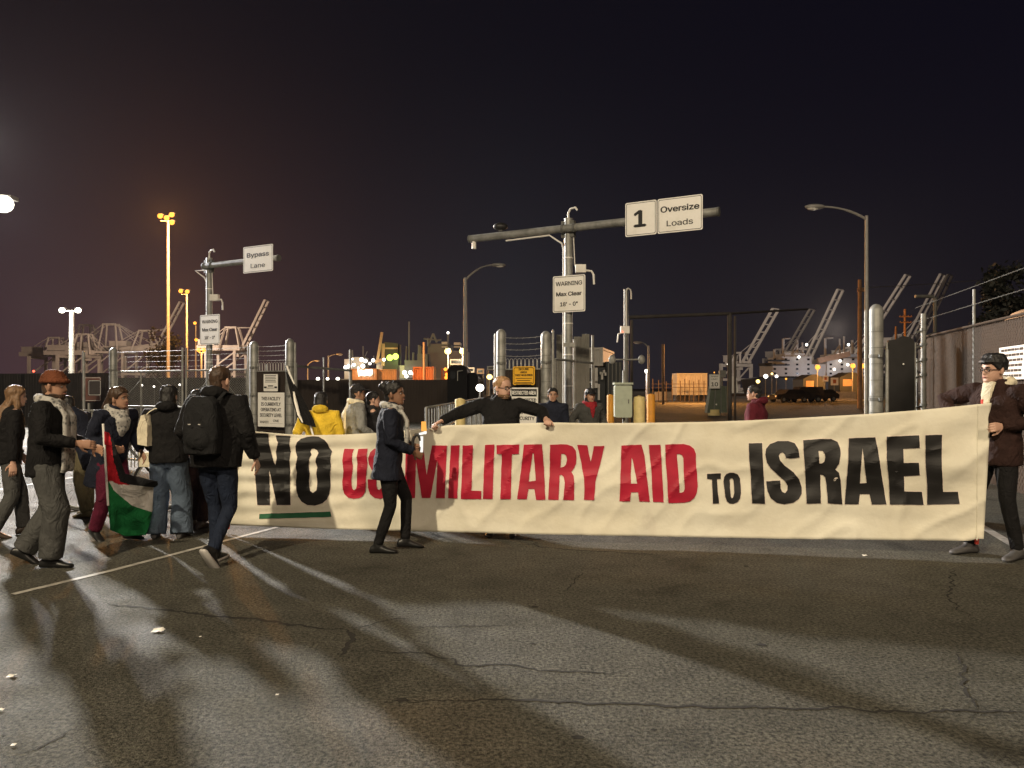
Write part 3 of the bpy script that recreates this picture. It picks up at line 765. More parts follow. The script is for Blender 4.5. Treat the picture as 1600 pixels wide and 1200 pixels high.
# ---- bollards and the electric cabinet
def bollard(label, px, ytop, D, rad, m_):
    p = Vector((gx(px, D), D, 0)); z = zz(ytop, D); mb = MB()
    mb.tube([p, p + Vector((0, 0, z - rad * .5)), p + Vector((0, 0, z - rad * .2)), p + Vector((0, 0, z - .02)), p + Vector((0, 0, z))], [rad, rad, rad * .92, rad * .6, .02], 18)
    o = mb.build("bollard", MATS[m_], None, True); rebase(o, p); tag(o, label, "bollard", "yellow steel bollards")
bollard("pale yellow bollard beside the railing, left of the man with glasses", 719, 622, 15.5, .105, "bollard_pale")
bollard("orange bollard on the left of the green cabinet", 954, 616, 16, .075, "bollard_orange")
bollard("pale olive-yellow bollard right of the green cabinet", 999, 618, 15.5, .115, "bollard_pale")
bollard("orange bollard rightmost of the row by the cabinet", 1017, 615, 16.6, .09, "bollard_orange")
mat("cabinet_green", (.36, .40, .32), .5, .08, 4, dirt=(.26, .29, .24))
q = Vector((gx(973, 15.6), 15.6, 0)); r = thing("electric_cabinet", "pale green electrical cabinet on a post between the bollards", "cabinet", q)
zt, zb = zz(602, 15.6), zz(652, 15.6)
m = MB(); m.prism(rrect(.345, zt - zb, .03), q + Vector((0, -.12, (zt + zb) / 2)), (1, 0, 0), (0, 0, 1), (0, .22, 0)); m.build("body", MATS["cabinet_green"], r)
m = MB(); m.box(q + Vector((0, -.02, zt + .035)), (.38, .28, .04)); m.build("lid", MATS["cabinet_green"], r)
m = MB(); m.box(q + Vector((.1, -.13, (zt + zb) / 2)), (.02, .02, .08)); m.build("handle", MATS["galv_dark"], r)
m = MB(); m.tube([q + Vector((.03, .05, 0)), q + Vector((.03, .05, zt + .3))], .03, 8); m.build("post", MATS["galv"], r)
# camera pole with mirrors
q = Vector((gx(978, 21.5), 21.5, 0)); r = thing("camera_pole", "slim grey pole with hooked top, white box and round mirrors", "camera pole", q)
m = MB(); m.tube([q, q + Vector((0, 0, zz(452, 21.5)))], .065, 10); m.build("pole", MATS["galv_dark"], r, True)
m = MB(); t = zz(452, 21.5); m.tube([q + Vector((0, -.05, t - 1.3)), q + Vector((0, -.05, t - .05)), q + Vector((.05, -.05, t + .02)), q + Vector((.12, -.05, t - .02)), q + Vector((.14, -.05, t - .12)), q + Vector((.14, -.05, t - .28))], .022, 8); m.build("conduit", MATS["white_paint"], r, True)
m = MB(); z = zz(516, 21.5); m.box(q + Vector((-.05, -.14, z)), (.24, .14, .2)); bx_ = m.build("junction_box", MATS["white_paint"], r)
m = MB(); m.tube([q + Vector((-.1, -.2, z - .08)), q + Vector((-.24, -.2, z - .12)), q + Vector((-.27, -.2, z - .35))], .022, 8); m.build("conduit", MATS["white_paint"], bx_, True)
m = MB(); m.sphere(q + Vector((-.13, -.225, z - .06)), .018, 8, 6); m.build("indicator", MATS["lens_red"], bx_)
for sx, dx in ((-1, -.40), (1, .42)):
    z = zz(562, 21.5); m = MB(); m.tube([q + Vector((0, -.06, z)), q + Vector((dx, -.1, z))], .022, 8); arm = m.build("arm", MATS["galv"], r)
    m = MB(); m.sphere(q + Vector((dx, -.12, z)), (.10, .05, .13)); m.build("mirror", MATS["galv"], arm, True)
# overhead pipe clearance frame
qa, qb = Vector((gx(978, 29), 29, 0)), Vector((gx(1140, 31), 31, 0)); qc = Vector((gx(1262, 38.5), 38.5, 0))
r = thing("clearance_frame", "dark overhead pipe frame spanning the yard road", "clearance frame", qa)
za, zb, zc = zz(496, 29), zz(490, 31), zz(483, 38.5)
m = MB(); m.tube([qa + Vector((0, 0, za)), qb + Vector((0, 0, zb))], .07, 10); m.tube([qb + Vector((0, 0, zb)), qc + Vector((0, 0, zc))], .05, 10); m.build("crossbar", mat("frame_dark", (.05, .045, .042), .7, .2, 3), r, True)
for q, z in ((qa, za), (qb, zb)):
    m = MB(); m.tube([q, q + Vector((0, 0, z))], .09, 10); m.tube([q + Vector((.22, 0, 0)), q + Vector((.22, 0, z - .1))], .05, 8); m.build("post", MATS["frame_dark"], r, True)

# ---- street lamps with curved arms (unlit)
def street_lamp(label, px, ytop, D, ex, ey, pole_r):
    p = Vector((gx(px, D), D, 0)); t = at(px, ytop, D); e = at(ex, ey, D); r = thing("street_lamp", label, "street lamp", p, 0, "unlit street lamps with curved arms")
    m = MB(); m.tube([p, p + Vector((0, 0, t.z * .5)), t], [pole_r, pole_r * .85, pole_r * .65], 12); m.build("pole", MATS["pole_grey"], r, True)
    m = MB(); m.tube([p, p + Vector((0, 0, .25))], pole_r * 1.6, 12); m.build("base", MATS["galv_dark"], r)
    d = e - t; m = MB(); pts = [t + Vector((0, 0, -.15))]
    for i in range(1, 9):
        f = i / 8; pts.append(Vector((t.x + d.x * f, t.y, t.z - .15 + (d.z + .15) * (1 - (1 - f) ** 2.2))))
    m.tube(pts, [.055] * 4 + [.04] * 5, 8); m.build("arm", MATS["pole_grey"], r, True)
    s_ = 1 if d.x > 0 else -1; m = MB(); hl = .42
    m.sphere(e + Vector((s_ * .25, 0, .0)), (hl, .17, .11)); hd = m.build("lamp_head", MATS["pole_grey"], r, True)
    m = MB(); m.sphere(e + Vector((s_ * .32, 0, -.05)), (hl * .6, .13, .1)); m.build("lens", MATS["sign_white"], hd, True)
street_lamp("tall street lamp at right with its arm reaching left", 1354, 337, 31, 1283, 323, .10)
street_lamp("street lamp left of the gantry with its arm reaching right", 727, 434, 44, 772, 414, .13)
street_lamp("distant small street lamp above the three white lamps", 513, 556, 90, 527, 554, .11)
street_lamp("farthest small street lamp left above the brown fence", 481, 569, 110, 492, 564, .11)
street_lamp("thin distant street lamp right of the mirror pole", 1013, 540, 70, 1001, 535, .12)
# ================================================================== port background
def crane(label, px_hinge, D, zg, za, boom_len, boom_ang, yaw, back=26.0, gauge=18.0, leg_gap=16.0, m_="crane_paint", gth=2.6, trap=(5.5, 3.0), group="container cranes"):
    """ship-to-shore crane; local +x is the water side"""
    r = thing("container_crane", label, "crane", (gx(px_hinge, D), D, 0), yaw, group)
    g2 = gauge / 2; xl = (-leg_gap - 2, -2)
    m = MB()
    for x in xl:
        for y in (-g2, g2):
            m.bar((x, y, 0), (x, y, zg), 1.5, 1.5)
        m.bar((x, -g2, zg * .42), (x, g2, zg * .42), 1.3); m.bar((x, -g2, zg - 1), (x, g2, zg - 1), 1.6)
    for y in (-g2, g2):
        m.bar((xl[0], y, zg * .42), (xl[1], y, zg * .42), 1.3); m.bar((xl[0], y, 1.2), (xl[1], y, 1.2), 1.4)
        m.bar((xl[0], y, zg * .44), (xl[1], y, zg * .95), .7)
        for x in xl: m.box((x, y, .6), (4.5, 1.4, 1.2))
    m.build("portal_legs", MATS[m_], r, local=True)
    m = MB()
    for y in (-3, 3): m.bar((-leg_gap - back, y, zg + gth / 2), (1.5, y, zg + gth / 2), 1.0, gth)
    for i in range(6): x = -leg_gap - back + (leg_gap + back) * i / 5; m.bar((x, -3, zg + .6), (x, 3, zg + .6), .7)
    m.build("girder", MATS[m_], r, local=True)
    m = MB(); hw_ = min(11, 4 + back * .5); m.box((-leg_gap - back * .45, 0, zg + gth + 1.4), (hw_, 7, 3.4)); m.box((-leg_gap - back * .45, 0, zg + gth + 3.25), (hw_ + .5, 7.4, .3)); m.build("machinery_house", MATS[m_], r, local=True)
    m = MB(); c = xl[1] - trap[0] + 1.5
    for y in (-3, 3):
        for s_ in (-1, 1): m.bar((c + s_ * trap[0], y * 1.6, zg), (c + s_ * trap[1], y * .8, za), .95)
        m.bar((c - trap[1] - .4, y * .8, za), (c + trap[1] + .4, y * .8, za), 1.0)
        m.bar((c - trap[0], y, zg + 1), (-leg_gap - back * .6, y, zg + gth), .4); m.bar((c - trap[1], y * .8, za), (-leg_gap - back * .7, y, zg + gth), .35)
    m.bar((c, -2.4, za), (c, 2.4, za), .8); m.build("apex_frame", MATS[m_], r, local=True)
    a = radians(boom_ang); dv = Vector((cos(a), 0, sin(a))); h = Vector((0, 0, zg + gth * .6)); m = MB()
    for y in (-3.2, 3.2): m.bar(h + Vector((0, y, 0)), h + dv * boom_len + Vector((0, y, 0)), .95, 1.2)
    n = 7
    for i in range(n + 1):
        q = h + dv * (boom_len * i / n); m.bar(q + Vector((0, -3.2, 0)), q + Vector((0, 3.2, 0)), .6)
    m.build("boom", MATS[m_], r, local=True)
    m = MB(); ap = Vector((c + trap[1], 0, za))
    for y in (-2.4, 2.4):
        for f in ((.55, .92) if boom_ang < 20 else (.42,)): m.bar(ap + Vector((0, y, 0)), h + dv * (boom_len * f) + Vector((0, y, 0)), .3)
    m.build("stays", MATS[m_], r, local=True)
    m = MB(); m.box((-4, 0, zg - 2.2), (3, 2.6, 2.6)); m.build("operator_cab", MATS[m_], r, local=True)
    return r
DL = 500.0
def zl(py): return zz(py, DL)
crane("leftmost container crane with a low square apex, beside the white mast lamp", 102, DL, zl(557), zl(528), 8, 0, 0, back=12, trap=(5.6, 3.4), gth=2.8)
crane("second container crane from the left with a low apex, right of the white mast", 148, DL - 20, zl(557), zl(526), 10, 0, 0, back=14, trap=(5.8, 3.4), gth=2.8)
crane("taller second-row container crane just right of the white mast", 150, DL + 80, zz(551, DL + 80), zz(508, DL + 80), 12, 0, 0, back=14, trap=(6.6, 3.8), gth=2.8)
crane("tall container crane with its horizontal boom drooping right, middle of the left group", 190, DL, zl(550), zl(507), 24, 8, 0, back=20, trap=(6.4, 4.0), gth=2.8)
crane("container crane with its boom raised right behind the tall sodium mast", 246, DL, zl(549), zl(517), 34, 62, 0, back=18, trap=(7.2, 3.2), gth=3.2)
crane("container crane with its boom raised to the right of the left warning sign", 381, DL - 60, zz(548, DL - 60), zz(512, DL - 60), 30, 64, 0, back=10, trap=(6.2, 3.0), gth=3.0)
light("crane_flood", (gx(200, 400), 395, 30), 240000, (1.0, .78, .60), 'POINT', 2.0)
light("crane_flood", (gx(360, 380), 360, 25), 55000, (1.0, .72, .5), 'POINT', 2.0)
DR = 430.0
for lab, px, yb, xt, yt, gp_, D in (("right-side crane with raised boom, nearest the overhead pipe frame", 1165, 568, 1199, 489, "a", DR),
                               ("faint far crane with raised boom over the left end of the ship", 1226, 560, 1256, 489, "a", DR + 80),
                               ("crane with the single longest raised boom over the white ship", 1263, 562, 1297, 460, "a", DR),
                               ("crane with raised boom crossing behind the right street lamp pole", 1337, 560, 1389, 441, "a", DR),
                               ("raised boom of the left crane of the close pair over the black gate leaf", 1416, 540, 1451, 437, "a", DR),
                               ("raised boom of the right crane of the close pair over the tan fence", 1434, 540, 1465, 437, "a", DR + 15)):
    k = D / F; hz_ = zz(yb, D); L_ = math.hypot((xt - px) * k / cos(radians(48)) , (yb - yt) * k); ang = math.degrees(math.atan2((yb - yt) * k, (xt - px) * k / cos(radians(48))))
    crane(lab, px, D, hz_, hz_ + 6, L_, ang, radians(-48), back=3, m_="crane_grey", gth=1.4, trap=(3, 1.6), leg_gap=8)
light("crane_flood", (gx(1290, 330), 320, 26), 260000, (1.0, .82, .66), 'POINT', 2.0)

# ------------------------------------------------------------------ ships
mat("ship_white", (.62, .60, .56), .5, .08, .3, dirt=(.45, .36, .28))
mat("ship_grey", (.17, .175, .185), .6, .15, .2)
mat("ship_dark", (.045, .05, .055), .6, .2, .3)
mat("window_dark", (.015, .017, .02), .2, .1)
mat("funnel_green", (.030, .042, .034), .5, .15, .4)
mat("container_tan", (.50, .32, .20), .6, .12, 1.0, dirt=(.36, .22, .14))
mat("container_orange", (.42, .13, .045), .6, .12, 1.0)
mat("container_white", (.52, .50, .46), .6, .12, 1.0, dirt=(.36, .32, .27))
def bx_px(m, x0, x1, y0, y1, D, depth):
    a, b = at(x0, y1, D), at(x1, y0, D); m.box(((a.x + b.x) / 2, D + depth / 2, (a.z + b.z) / 2), (abs(b.x - a.x), depth, abs(b.z - a.z)))
def pole_px(m, x0, y0, x1, y1, D, r, dy=2.0):
    m.tube([at(x0, y0, D) + Vector((0, dy, 0)), at(x1, y1, D) + Vector((0, dy, 0))], r, 6)
# white ship on the right
D = 230.0; r = thing("ship", "white superstructured ship lit orange behind the quay lamps at right", "ship", (gx(1290, D), D, 0))
m = MB(); k = D / F
hull = [(gx(1188, D), 0), (gx(1182, D), zz(592, D)), (gx(1205, D), zz(588, D)), (gx(1400, D), zz(588, D)), (gx(1404, D), 0)]
m.prism(hull, (0, D, 0), (1, 0, 0), (0, 0, 1), (0, 16, 0)); m.build("hull", MATS["ship_dark"], r)
m = MB(); bx_px(m, 1221, 1268, 557, 590, D, 12); bx_px(m, 1226, 1258, 552, 557, D + 1, 9); bx_px(m, 1207, 1221, 566, 590, D, 12); bx_px(m, 1268, 1292, 569, 590, D + 1, 11); bx_px(m, 1292, 1362, 560, 590, D, 12); bx_px(m, 1300, 1340, 553, 560, D + 1, 9)
sup = m.build("superstructure", MATS["ship_white"], r)
m = MB()
for y in (560, 568, 575, 582):
    for i in range(9):
        x = 1209 + i * 17.5
        if x < 1360 and not 1268 < x < 1292: m = MB(); bx_px(m, x, x + 3.5, y, y + 3, D - .15, .3); m.build("window", MATS["window_dark"], sup)
m = MB(); bx_px(m, 1203, 1234, 562, 564, D - 2.4, 2.4); bx_px(m, 1205, 1234, 569, 571, D - 2.4, 2.4); bx_px(m, 1195, 1206, 567, 571, D, 6); m.build("bridge_wing", MATS["ship_dark"], r)
m = MB()
for x, yt, yb, w in ((1231, 528, 556, .55), (1254, 530, 553, .4), (1262, 534, 553, .4), (1298, 527, 560, .55), (1321, 528, 553, .4), (1328, 524, 553, .4), (1217, 545, 566, .5), (1341, 530, 556, .6)): m = MB(); pole_px(m, x, yb, x, yt, D, w * .7, 4); m.build("mast", MATS["ship_white"], r)
m = MB()
for x, y in ((1231, 529), (1298, 528)): bx_px(m, x - 4, x + 4, y - 1, y + 1, D + 3, 2)
pole_px(m, 1244, 552, 1254, 536, D, .25, 4); pole_px(m, 1312, 552, 1322, 536, D, .25, 4); pole_px(m, 1240, 556, 1262, 540, D, .2, 4)
m.build("rigging", MATS["ship_white"], r)
m = MB(); m.bar(at(1276, 564, D) + Vector((0, -1, 0)), at(1325, 553, D) + Vector((0, -1, 0)), 1.0, 1.6); m.build("cargo_boom", MATS["container_tan"], r)
m = MB()
for x, y in ((1258, 539), (1323, 539), (1246, 558), (1301, 577), (1310, 564), (1322, 570)): m = MB(); m.sphere(at(x, y, D) + Vector((0, -1.2, 0)), .42, 8, 6); m.build("deck_lamp", MATS["lens_small"], r)
light("deck_light", at(1310, 585, D - 14), 3200, (.9, .9, 1.0), 'POINT', .5)
light("deck_light", at(1250, 560, D - 40), 2400, SODIUM, 'POINT', .5)
# grey ship in the middle
D = 210.0; r = thing("ship", "grey ship with a banded funnel and many deck lights above the brown fence", "ship", (gx(640, D), D, 0))
m = MB(); m.prism([(gx(530, D), 0), (gx(526, D), zz(592, D)), (gx(742, D), zz(590, D)), (gx(745, D), 0)], (0, D, 0), (1, 0, 0), (0, 0, 1), (0, 18, 0)); m.build("hull", MATS["ship_grey"], r)
m = MB(); bx_px(m, 538, 550, 561, 592, D, 8); bx_px(m, 550, 568, 558, 576, D + 2, 8); bx_px(m, 588, 633, 571, 592, D + 2, 10); bx_px(m, 588, 604, 564, 571, D + 3, 6)
m.build("deck_house", MATS["ship_white"], r)
m = MB(); bx_px(m, 632, 668, 563, 592, D, 10); bx_px(m, 668, 703, 537, 592, D + 4, 12); bx_px(m, 703, 730, 548, 592, D + 4, 12); bx_px(m, 652, 668, 553, 563, D + 2, 6); gsup = m.build("superstructure", MATS["ship_grey"], r)
m = MB(); bx_px(m, 690, 699, 534, 538, D + 2, 6); bx_px(m, 709, 719, 535, 539, D + 2, 6); bx_px(m, 690, 699, 541, 543, D + 2, 6); bx_px(m, 709, 719, 541, 543, D + 2, 6); m.build("bridge_roof", MATS["ship_white"], gsup)
m = MB(); m.prism([(0, 0), (4.6, 0), (4.3, 9.4), (.5, 9.8)], at(597, 590, D + 1), (1, 0, 0), (0, 0, 1), (0, 5, 0)); fu = m.build("funnel", MATS["funnel_green"], r)
m = MB(); bx_px(m, 597, 621.5, 543, 545.5, D + .9, 5.2); m.build("band", MATS["container_tan"], fu)
m = MB(); bx_px(m, 596, 601, 537, 572, D + .6, 1); m.build("uptake", MATS["container_tan"], fu)
m = MB()
for x0, y0, x1, y1, w in ((637, 565, 637, 501, .28), (547, 562, 547, 546, .25), (564, 558, 564, 540, .2), (565, 560, 571, 548, .15), (614, 572, 614, 537, .35), (623, 572, 623, 538, .35), (631, 575, 633, 540, .3), (653, 570, 653, 538, .5), (643, 572, 644, 550, .4), (655, 553, 655, 540, .6), (667, 540, 675, 520, .35), (675, 520, 681, 534, .4), (660, 528, 680, 530, .3), (680, 531, 688, 530, .35), (698, 540, 699, 518, .35), (581, 570, 581, 555, .2), (541, 562, 541, 550, .15), (667, 540, 667, 527, .4)):
    m = MB(); pole_px(m, x0, y0, x1, y1, D, w * .8, 3); m.build("mast", MATS["ship_grey"], r)
m = MB(); m.bar(at(590, 562, D - .5), at(597, 519, D - .5), .5, .7); m.bar(at(586, 566, D - .5), at(597, 562, D - .5), .6, .8); m.build("deck_crane", MATS["container_tan"], r)
lamps = [(540, 574, .55), (546, 572, .6), (553, 570, .45), (565, 562, .6), (571, 564, .55), (567, 572, .6), (583, 563, .5), (600, 562, .45), (616, 586, .6), (632, 582, .6), (641, 582, .55), (635, 588, .5), (700, 520, .35), (551, 561, .3), (724, 560, .4), (560, 575, .35), (578, 568, .4), (646, 584, .4)]
m = MB()
for x, y, s_ in lamps: m = MB(); m.sphere(at(x, y, D - 1.5), s_ * 1.0, 8, 6); m.build("deck_lamp", MATS["lens_small"], r)
m = MB()
for x, y in ((609, 559), (618, 557)): m = MB(); m.sphere(at(x, y, D - 1.5), .85, 10, 7); m.build("flood_lamp", MATS["lens_green"], r)
light("deck_light", at(613, 562, D - 4), 700, (.75, 1.0, .3), 'POINT', .5)
light("deck_light", at(565, 570, D - 8), 1300, (1, .82, .55), 'POINT', .5)
light("deck_light", at(690, 560, D - 30), 2600, (1, .92, .75), 'POINT', .5)
light("deck_light", at(640, 560, D - 40), 3600, (1, .86, .62), 'POINT', .5)

# ------------------------------------------------------------------ containers, trucks, cars
def container(label, x0, x1, y0, y1, D, depth, m_, yaw=0.0, group=None, z0=None, name="shipping_container"):
    a, b = at(x0, y1, D), at(x1, y0, D); w, h = b.x - a.x, b.z - a.z; base = Vector(((a.x + b.x) / 2, D, a.z if z0 is None else z0))
    if z0 is not None: h = b.z - z0
    r = thing(name, label, "container", base, yaw, group); m = MB(); n = max(6, int(w / .28)); pts = []
    for i in range(n):
        x = -w / 2 + w * i / n; s_ = w / n
        pts += [(x, 0), (x + s_ * .35, 0), (x + s_ * .5, .05), (x + s_ * .85, .05)]
    pts += [(w / 2, 0), (w / 2, depth), (-w / 2, depth)]
    m.prism(pts, (0, 0, .12), (1, 0, 0), (0, 1, 0), (0, 0, h - .24)); m.build("corrugated_wall", MATS[m_], r, local=True)
    m = MB()
    for x in (-w / 2, w / 2):
        for y in (-.02, depth): m.box((x, y, h / 2), (.12, .12, h))
    for z in (.08, h - .08):
        for y in (-.03, depth): m.box((0, y, z), (w, .12, .14))
        for x in (-w / 2, w / 2): m.box((x, depth / 2, z), (.12, depth, .14))
    m.box((0, depth / 2, h - .06), (w - .1, depth - .1, .06)); m.build("frame", MATS[m_], r, local=True)
    return r
container("tan container with a white lit sign before the grey ship", 549, 588, 576, 598, 120, 2.5, "container_tan", group="containers above the brown fence", z0=0)
container("second tan container, right of the one with the lit sign", 588, 619, 577, 598, 121, 2.5, "container_tan", group="containers above the brown fence", z0=0)
container("bright orange container above the brown fence", 646, 677, 573, 600, 100, 2.5, "container_orange", group="containers above the brown fence", z0=0)
a = at(570, 582, 119.5); o = thing("lit_sign", "glaring white lit sign on the tan container", "sign", (a.x, a.y, a.z - .6))
m = MB(); m.prism([(-1.15, .5), (-.9, .35), (-.6, .42), (-.2, .3), (.2, .45), (.7, .42), (1.1, .5), (1.15, -.2), (.8, -.55), (.3, -.42), (-.1, -.55), (-.6, -.42), (-1.0, -.6)], a + Vector((0, .1, 0)), (1, 0, 0), (0, 0, 1), (0, .15, 0)); m.build("panel", MATS["lens_small"], o)
container("pale corrugated container on top of the dark block, right of the open gate", 896, 941, 543, 572, 48, 6, "container_white", radians(-14))
r = container("orange-lit trailer box behind the thin fence at right", 1058, 1104, 583, 607, 92, 2.6, "container_white", z0=.75)
m = MB()
for x in (-1.3, -.5, 1.1):
    m.tube([Vector((x, .4, -.3)), Vector((x, .7, -.3))], .42, 12)
m.build("wheels", MATS["black_metal"], r, local=True)
light("yard_light", at(640, 560, 92), 2400, SODIUM, 'POINT', .3)
light("yard_light", at(560, 545, 98), 1600, (1, .72, .42), 'POINT', .3)
# guard booth block under the pale container
D = 47; b = Vector((gx(925, D), D, 0)); r = thing("guard_booth", "guard booth with white framed window beneath the pale container", "booth", b)
m = MB(); bx_px(m, 900, 962, 574, 655, D + .6, 3); m.build("wall", MATS["ship_dark"], r)
m = MB(); bx_px(m, 904, 934, 572, 574.5, D + .2, .4); bx_px(m, 929, 934, 572, 606, D + .2, .4); bx_px(m, 904, 906, 572, 606, D + .2, .4); bx_px(m, 920, 934, 596, 598, D + .2, .4); wf = m.build("window_frame", MATS["white_paint"], r)
m = MB(); bx_px(m, 906.5, 928, 575.5, 605, D + .45, .1); m.build("pane", MATS["window_dark"], wf)
m = MB(); bx_px(m, 911, 916, 577, 606, D + .3, .1); m.build("blind", MATS["cabinet_green"], wf)
m = MB()
for x, y0, y1 in ((941, 582, 593), (944, 578, 583), (946, 582, 587), (939, 581, 585), (936, 600, 625)): bx_px(m, x - 1.4, x + 1.4, y0, y1, D + .1, .4)
m.build("fixture", MATS["white_paint"], r)
D = 46; r = thing("steel_shed", "dark ribbed steel shed right of the guard booth", "shed", (gx(961, D), D, 0))
m = MB(); bx_px(m, 948, 972, 565, 640, D + 1, 4); m.build("wall", MATS["ship_dark"], r)
m = MB()
for x in (950, 956, 962, 968): bx_px(m, x, x + 1.5, 566, 632, D + .9, .2)
m.build("ribs", MATS["galv_dark"], r)
# tall translucent sheet panels behind the open gate leaf
mat("sheet_grey", (.20, .19, .165), .5, .2, 2)
for i, (x0, x1, y0, lab) in enumerate(((869, 884, 523, "ribbed grey sheet panel left of the gantry post"), (896, 910, 526, "ribbed grey sheet panel right of the gantry post"), (909, 921, 522, "tallest ribbed sheet panel at the end of the open leaf"))):
    D = 27.0; p0, p1 = Vector((gx(x0, D), D, 0)), Vector((gx(x1, D), D, 0))
    slat_panel(p0, p1, .1, zz(y0, D), "sheet_grey", "sheet_panel", lab, "panel", .11, group="ribbed sheet panels behind the open gate")
# dark truck left of the man with glasses
mat("truck_dark", (.003, .003, .004), .6, .2, 2, spec=.1)
D = 30.0; r = thing("truck", "dark truck parked at the end of the brown fence", "truck", (gx(724, D), D + 3, 0))
def box_round(m, x0, x1, y0, y1, D, depth, rad):
    a, b = at(x0, y1, D), at(x1, y0, D); w, h = b.x - a.x, b.z - a.z
    m.prism(rrect(w, h, min(rad, w * .45, h * .45)), ((a.x + b.x) / 2, D, (a.z + b.z) / 2), (1, 0, 0), (0, 0, 1), (0, depth, 0))
m = MB(); box_round(m, 699, 730, 570, 640, D, 2.6, .25); m.build("cab", MATS["truck_dark"], r)
m = MB(); box_round(m, 727, 747, 582, 640, D + .4, 6, .3); m.build("hood", MATS["truck_dark"], r)
m = MB(); box_round(m, 703, 712, 580, 592, D - .02, .04, .1); m.build("windscreen", MATS["window_dark"], r)
m = MB()
for x in (704, 738): c = at(x, 0, D); m.tube([Vector((c.x, D - .25, .5)), Vector((c.x, D + .1, .5))], .5, 18)
m.build("wheels", MATS["black_metal"], r)
m = MB(); a = at(715, 580, D - .1); m.tube([at(715, 595, D - .1), a], .02, 6); m.tube([a, at(723, 579, D - .1)], .02, 6); m.build("mirror_arm", MATS["galv"], r)
# yard tower with the red and orange lamps
D = 80; r = thing("signal_stack", "stack of orange lit machinery between the orange container and the truck", "machinery", (gx(697, D), D, 0))
m = MB(); bx_px(m, 689, 692, 575, 606, D, .5); bx_px(m, 692, 706, 588, 606, D, .8); bx_px(m, 694, 701, 577, 590, D, .5); m.build("frame", MATS["container_orange"], r)
m = MB()
for x, y in ((696, 577), (698, 585), (697, 590)): m.sphere(at(x, y, D - .3), .18, 8, 6)
m.build("lamp", MATS["lens_sodium"], r)
for i, (x, y0, y1, D, c_, lab) in enumerate(((680, 576, 600, 78, "container_tan", "short tan post right of the orange container"), (663, 535, 575, 100, "container_tan", "tall orange-lit post rising over the orange container"))):
    m = MB(); m.tube([Vector((gx(x, D), D - .5, 0)), at(x, y0, D) - Vector((0, .5, 0))], .13, 8); o = m.build("marker_post", MATS[c_]); rebase(o, Vector((gx(x, D), D - .5, 0))); tag(o, lab, "post")
# white cabins and pale objects right of the lamp pair
for x0, x1, y0, y1, D, lab in ((703, 722, 561, 570, 95, "pale rooftop cabin between the two lamps over the truck"), (731, 741, 574, 582, 95, "pale cabin roof right of the truck's top"), (761, 773, 572, 578, 70, "small white cabin sign by the thin gate post"), (745, 756, 576, 584, 110, "far pale cabin right of the truck")):
    a, b = at(x0, y1, D), at(x1, y0, D); c = Vector(((a.x + b.x) / 2, D, 0)); r = thing("yard_cabin", lab, "cabin", c, 0, "pale yard cabins")
    m = MB(); bx_px(m, x0, x1, y0, y1, D, 2); m.build("cabin_wall", MATS["container_white"], r)
    m = MB()
    for x in (x0 + 1, x1 - 1): q = at(x, y1, D); m.tube([Vector((q.x, D + .5, 0)), q + Vector((0, .5, 0))], .12, 6)
    m.build("leg", MATS["galv_dark"], r)
    m = MB(); bx_px(m, x0 + 2, x1 - 2, y0 + 2, y1 - 2, D - .04, .05); m.build("window", MATS["window_dark"], r)
# concrete barriers
mat("wood_dark", (.10, .07, .05), .8, .2, 4)
def barrier(label, x0, x1, y0, y1, D):
    w = (x1 - x0) * D / F; h = zz(y0, D); c = Vector((gx((x0 + x1) / 2, D), D, 0))
    pr = [(-.3, 0), (.3, 0), (.3, .08), (.16, .3), (.09, h), (-.09, h), (-.16, .3), (-.3, .08)]
    m = MB(); m.prism(pr, c - Vector((w / 2, 0, 0)), (0, 1, 0), (0, 0, 1), (w, 0, 0)); o = m.build("concrete_barrier", MATS["concrete"]); rebase(o, c); tag(o, label, "barrier", "concrete barriers along the yard road")
barrier("concrete barrier by the bollards, leftmost of the orange-lit row", 1023, 1051, 612, 620, 100)
barrier("concrete barrier under the orange-lit trailer", 1054, 1087, 613, 620, 100)
barrier("concrete barrier below the small square sign at right", 1299, 1337, 612, 621, 100)
barrier("brown barrier left of the small square sign at right", 1263, 1282, 612, 620, 100)
# rows of thin stakes by the trailer
for i, x in enumerate((1020, 1029, 1041, 1050, 1063, 1070, 1077, 1084, 1092, 1100)):
    D = 88; p = Vector((gx(x, D), D, 0)); m = MB(); m.tube([p, p + Vector((0, 0, zz(592 + (i * 7) % 5, D)))], .05, 6); o = m.build("fence_stake", MATS["wood_dark"]); rebase(o, p)
    tag(o, "thin stake in the row before the orange-lit trailer", "stake", "thin stakes before the trailer")
m = MB(); a, b = Vector((gx(1018, 89), 89, zz(600, 89))), Vector((gx(1104, 89), 89, zz(600, 89))); m.tube([a, b], .03, 5); m.tube([a - Vector((0, 0, .4)), b - Vector((0, 0, .4))], .03, 5)
o = m.build("fence_rail", MATS["wood_dark"]); rebase(o, Vector((a.x, 89, 0))); tag(o, "thin rails joining the stakes before the orange-lit trailer", "fence")
for x, yt, D, lab in ((1036, 538, 75, "bare brown pole between the thin street lamp and the trailer"), ):
    p = Vector((gx(x, D), D, 0)); m = MB(); m.tube([p, p + Vector((0, 0, zz(yt, D)))], .13, 8); o = m.build("bare_pole", MATS["wood_dark"]); rebase(o, p); tag(o, lab, "pole")
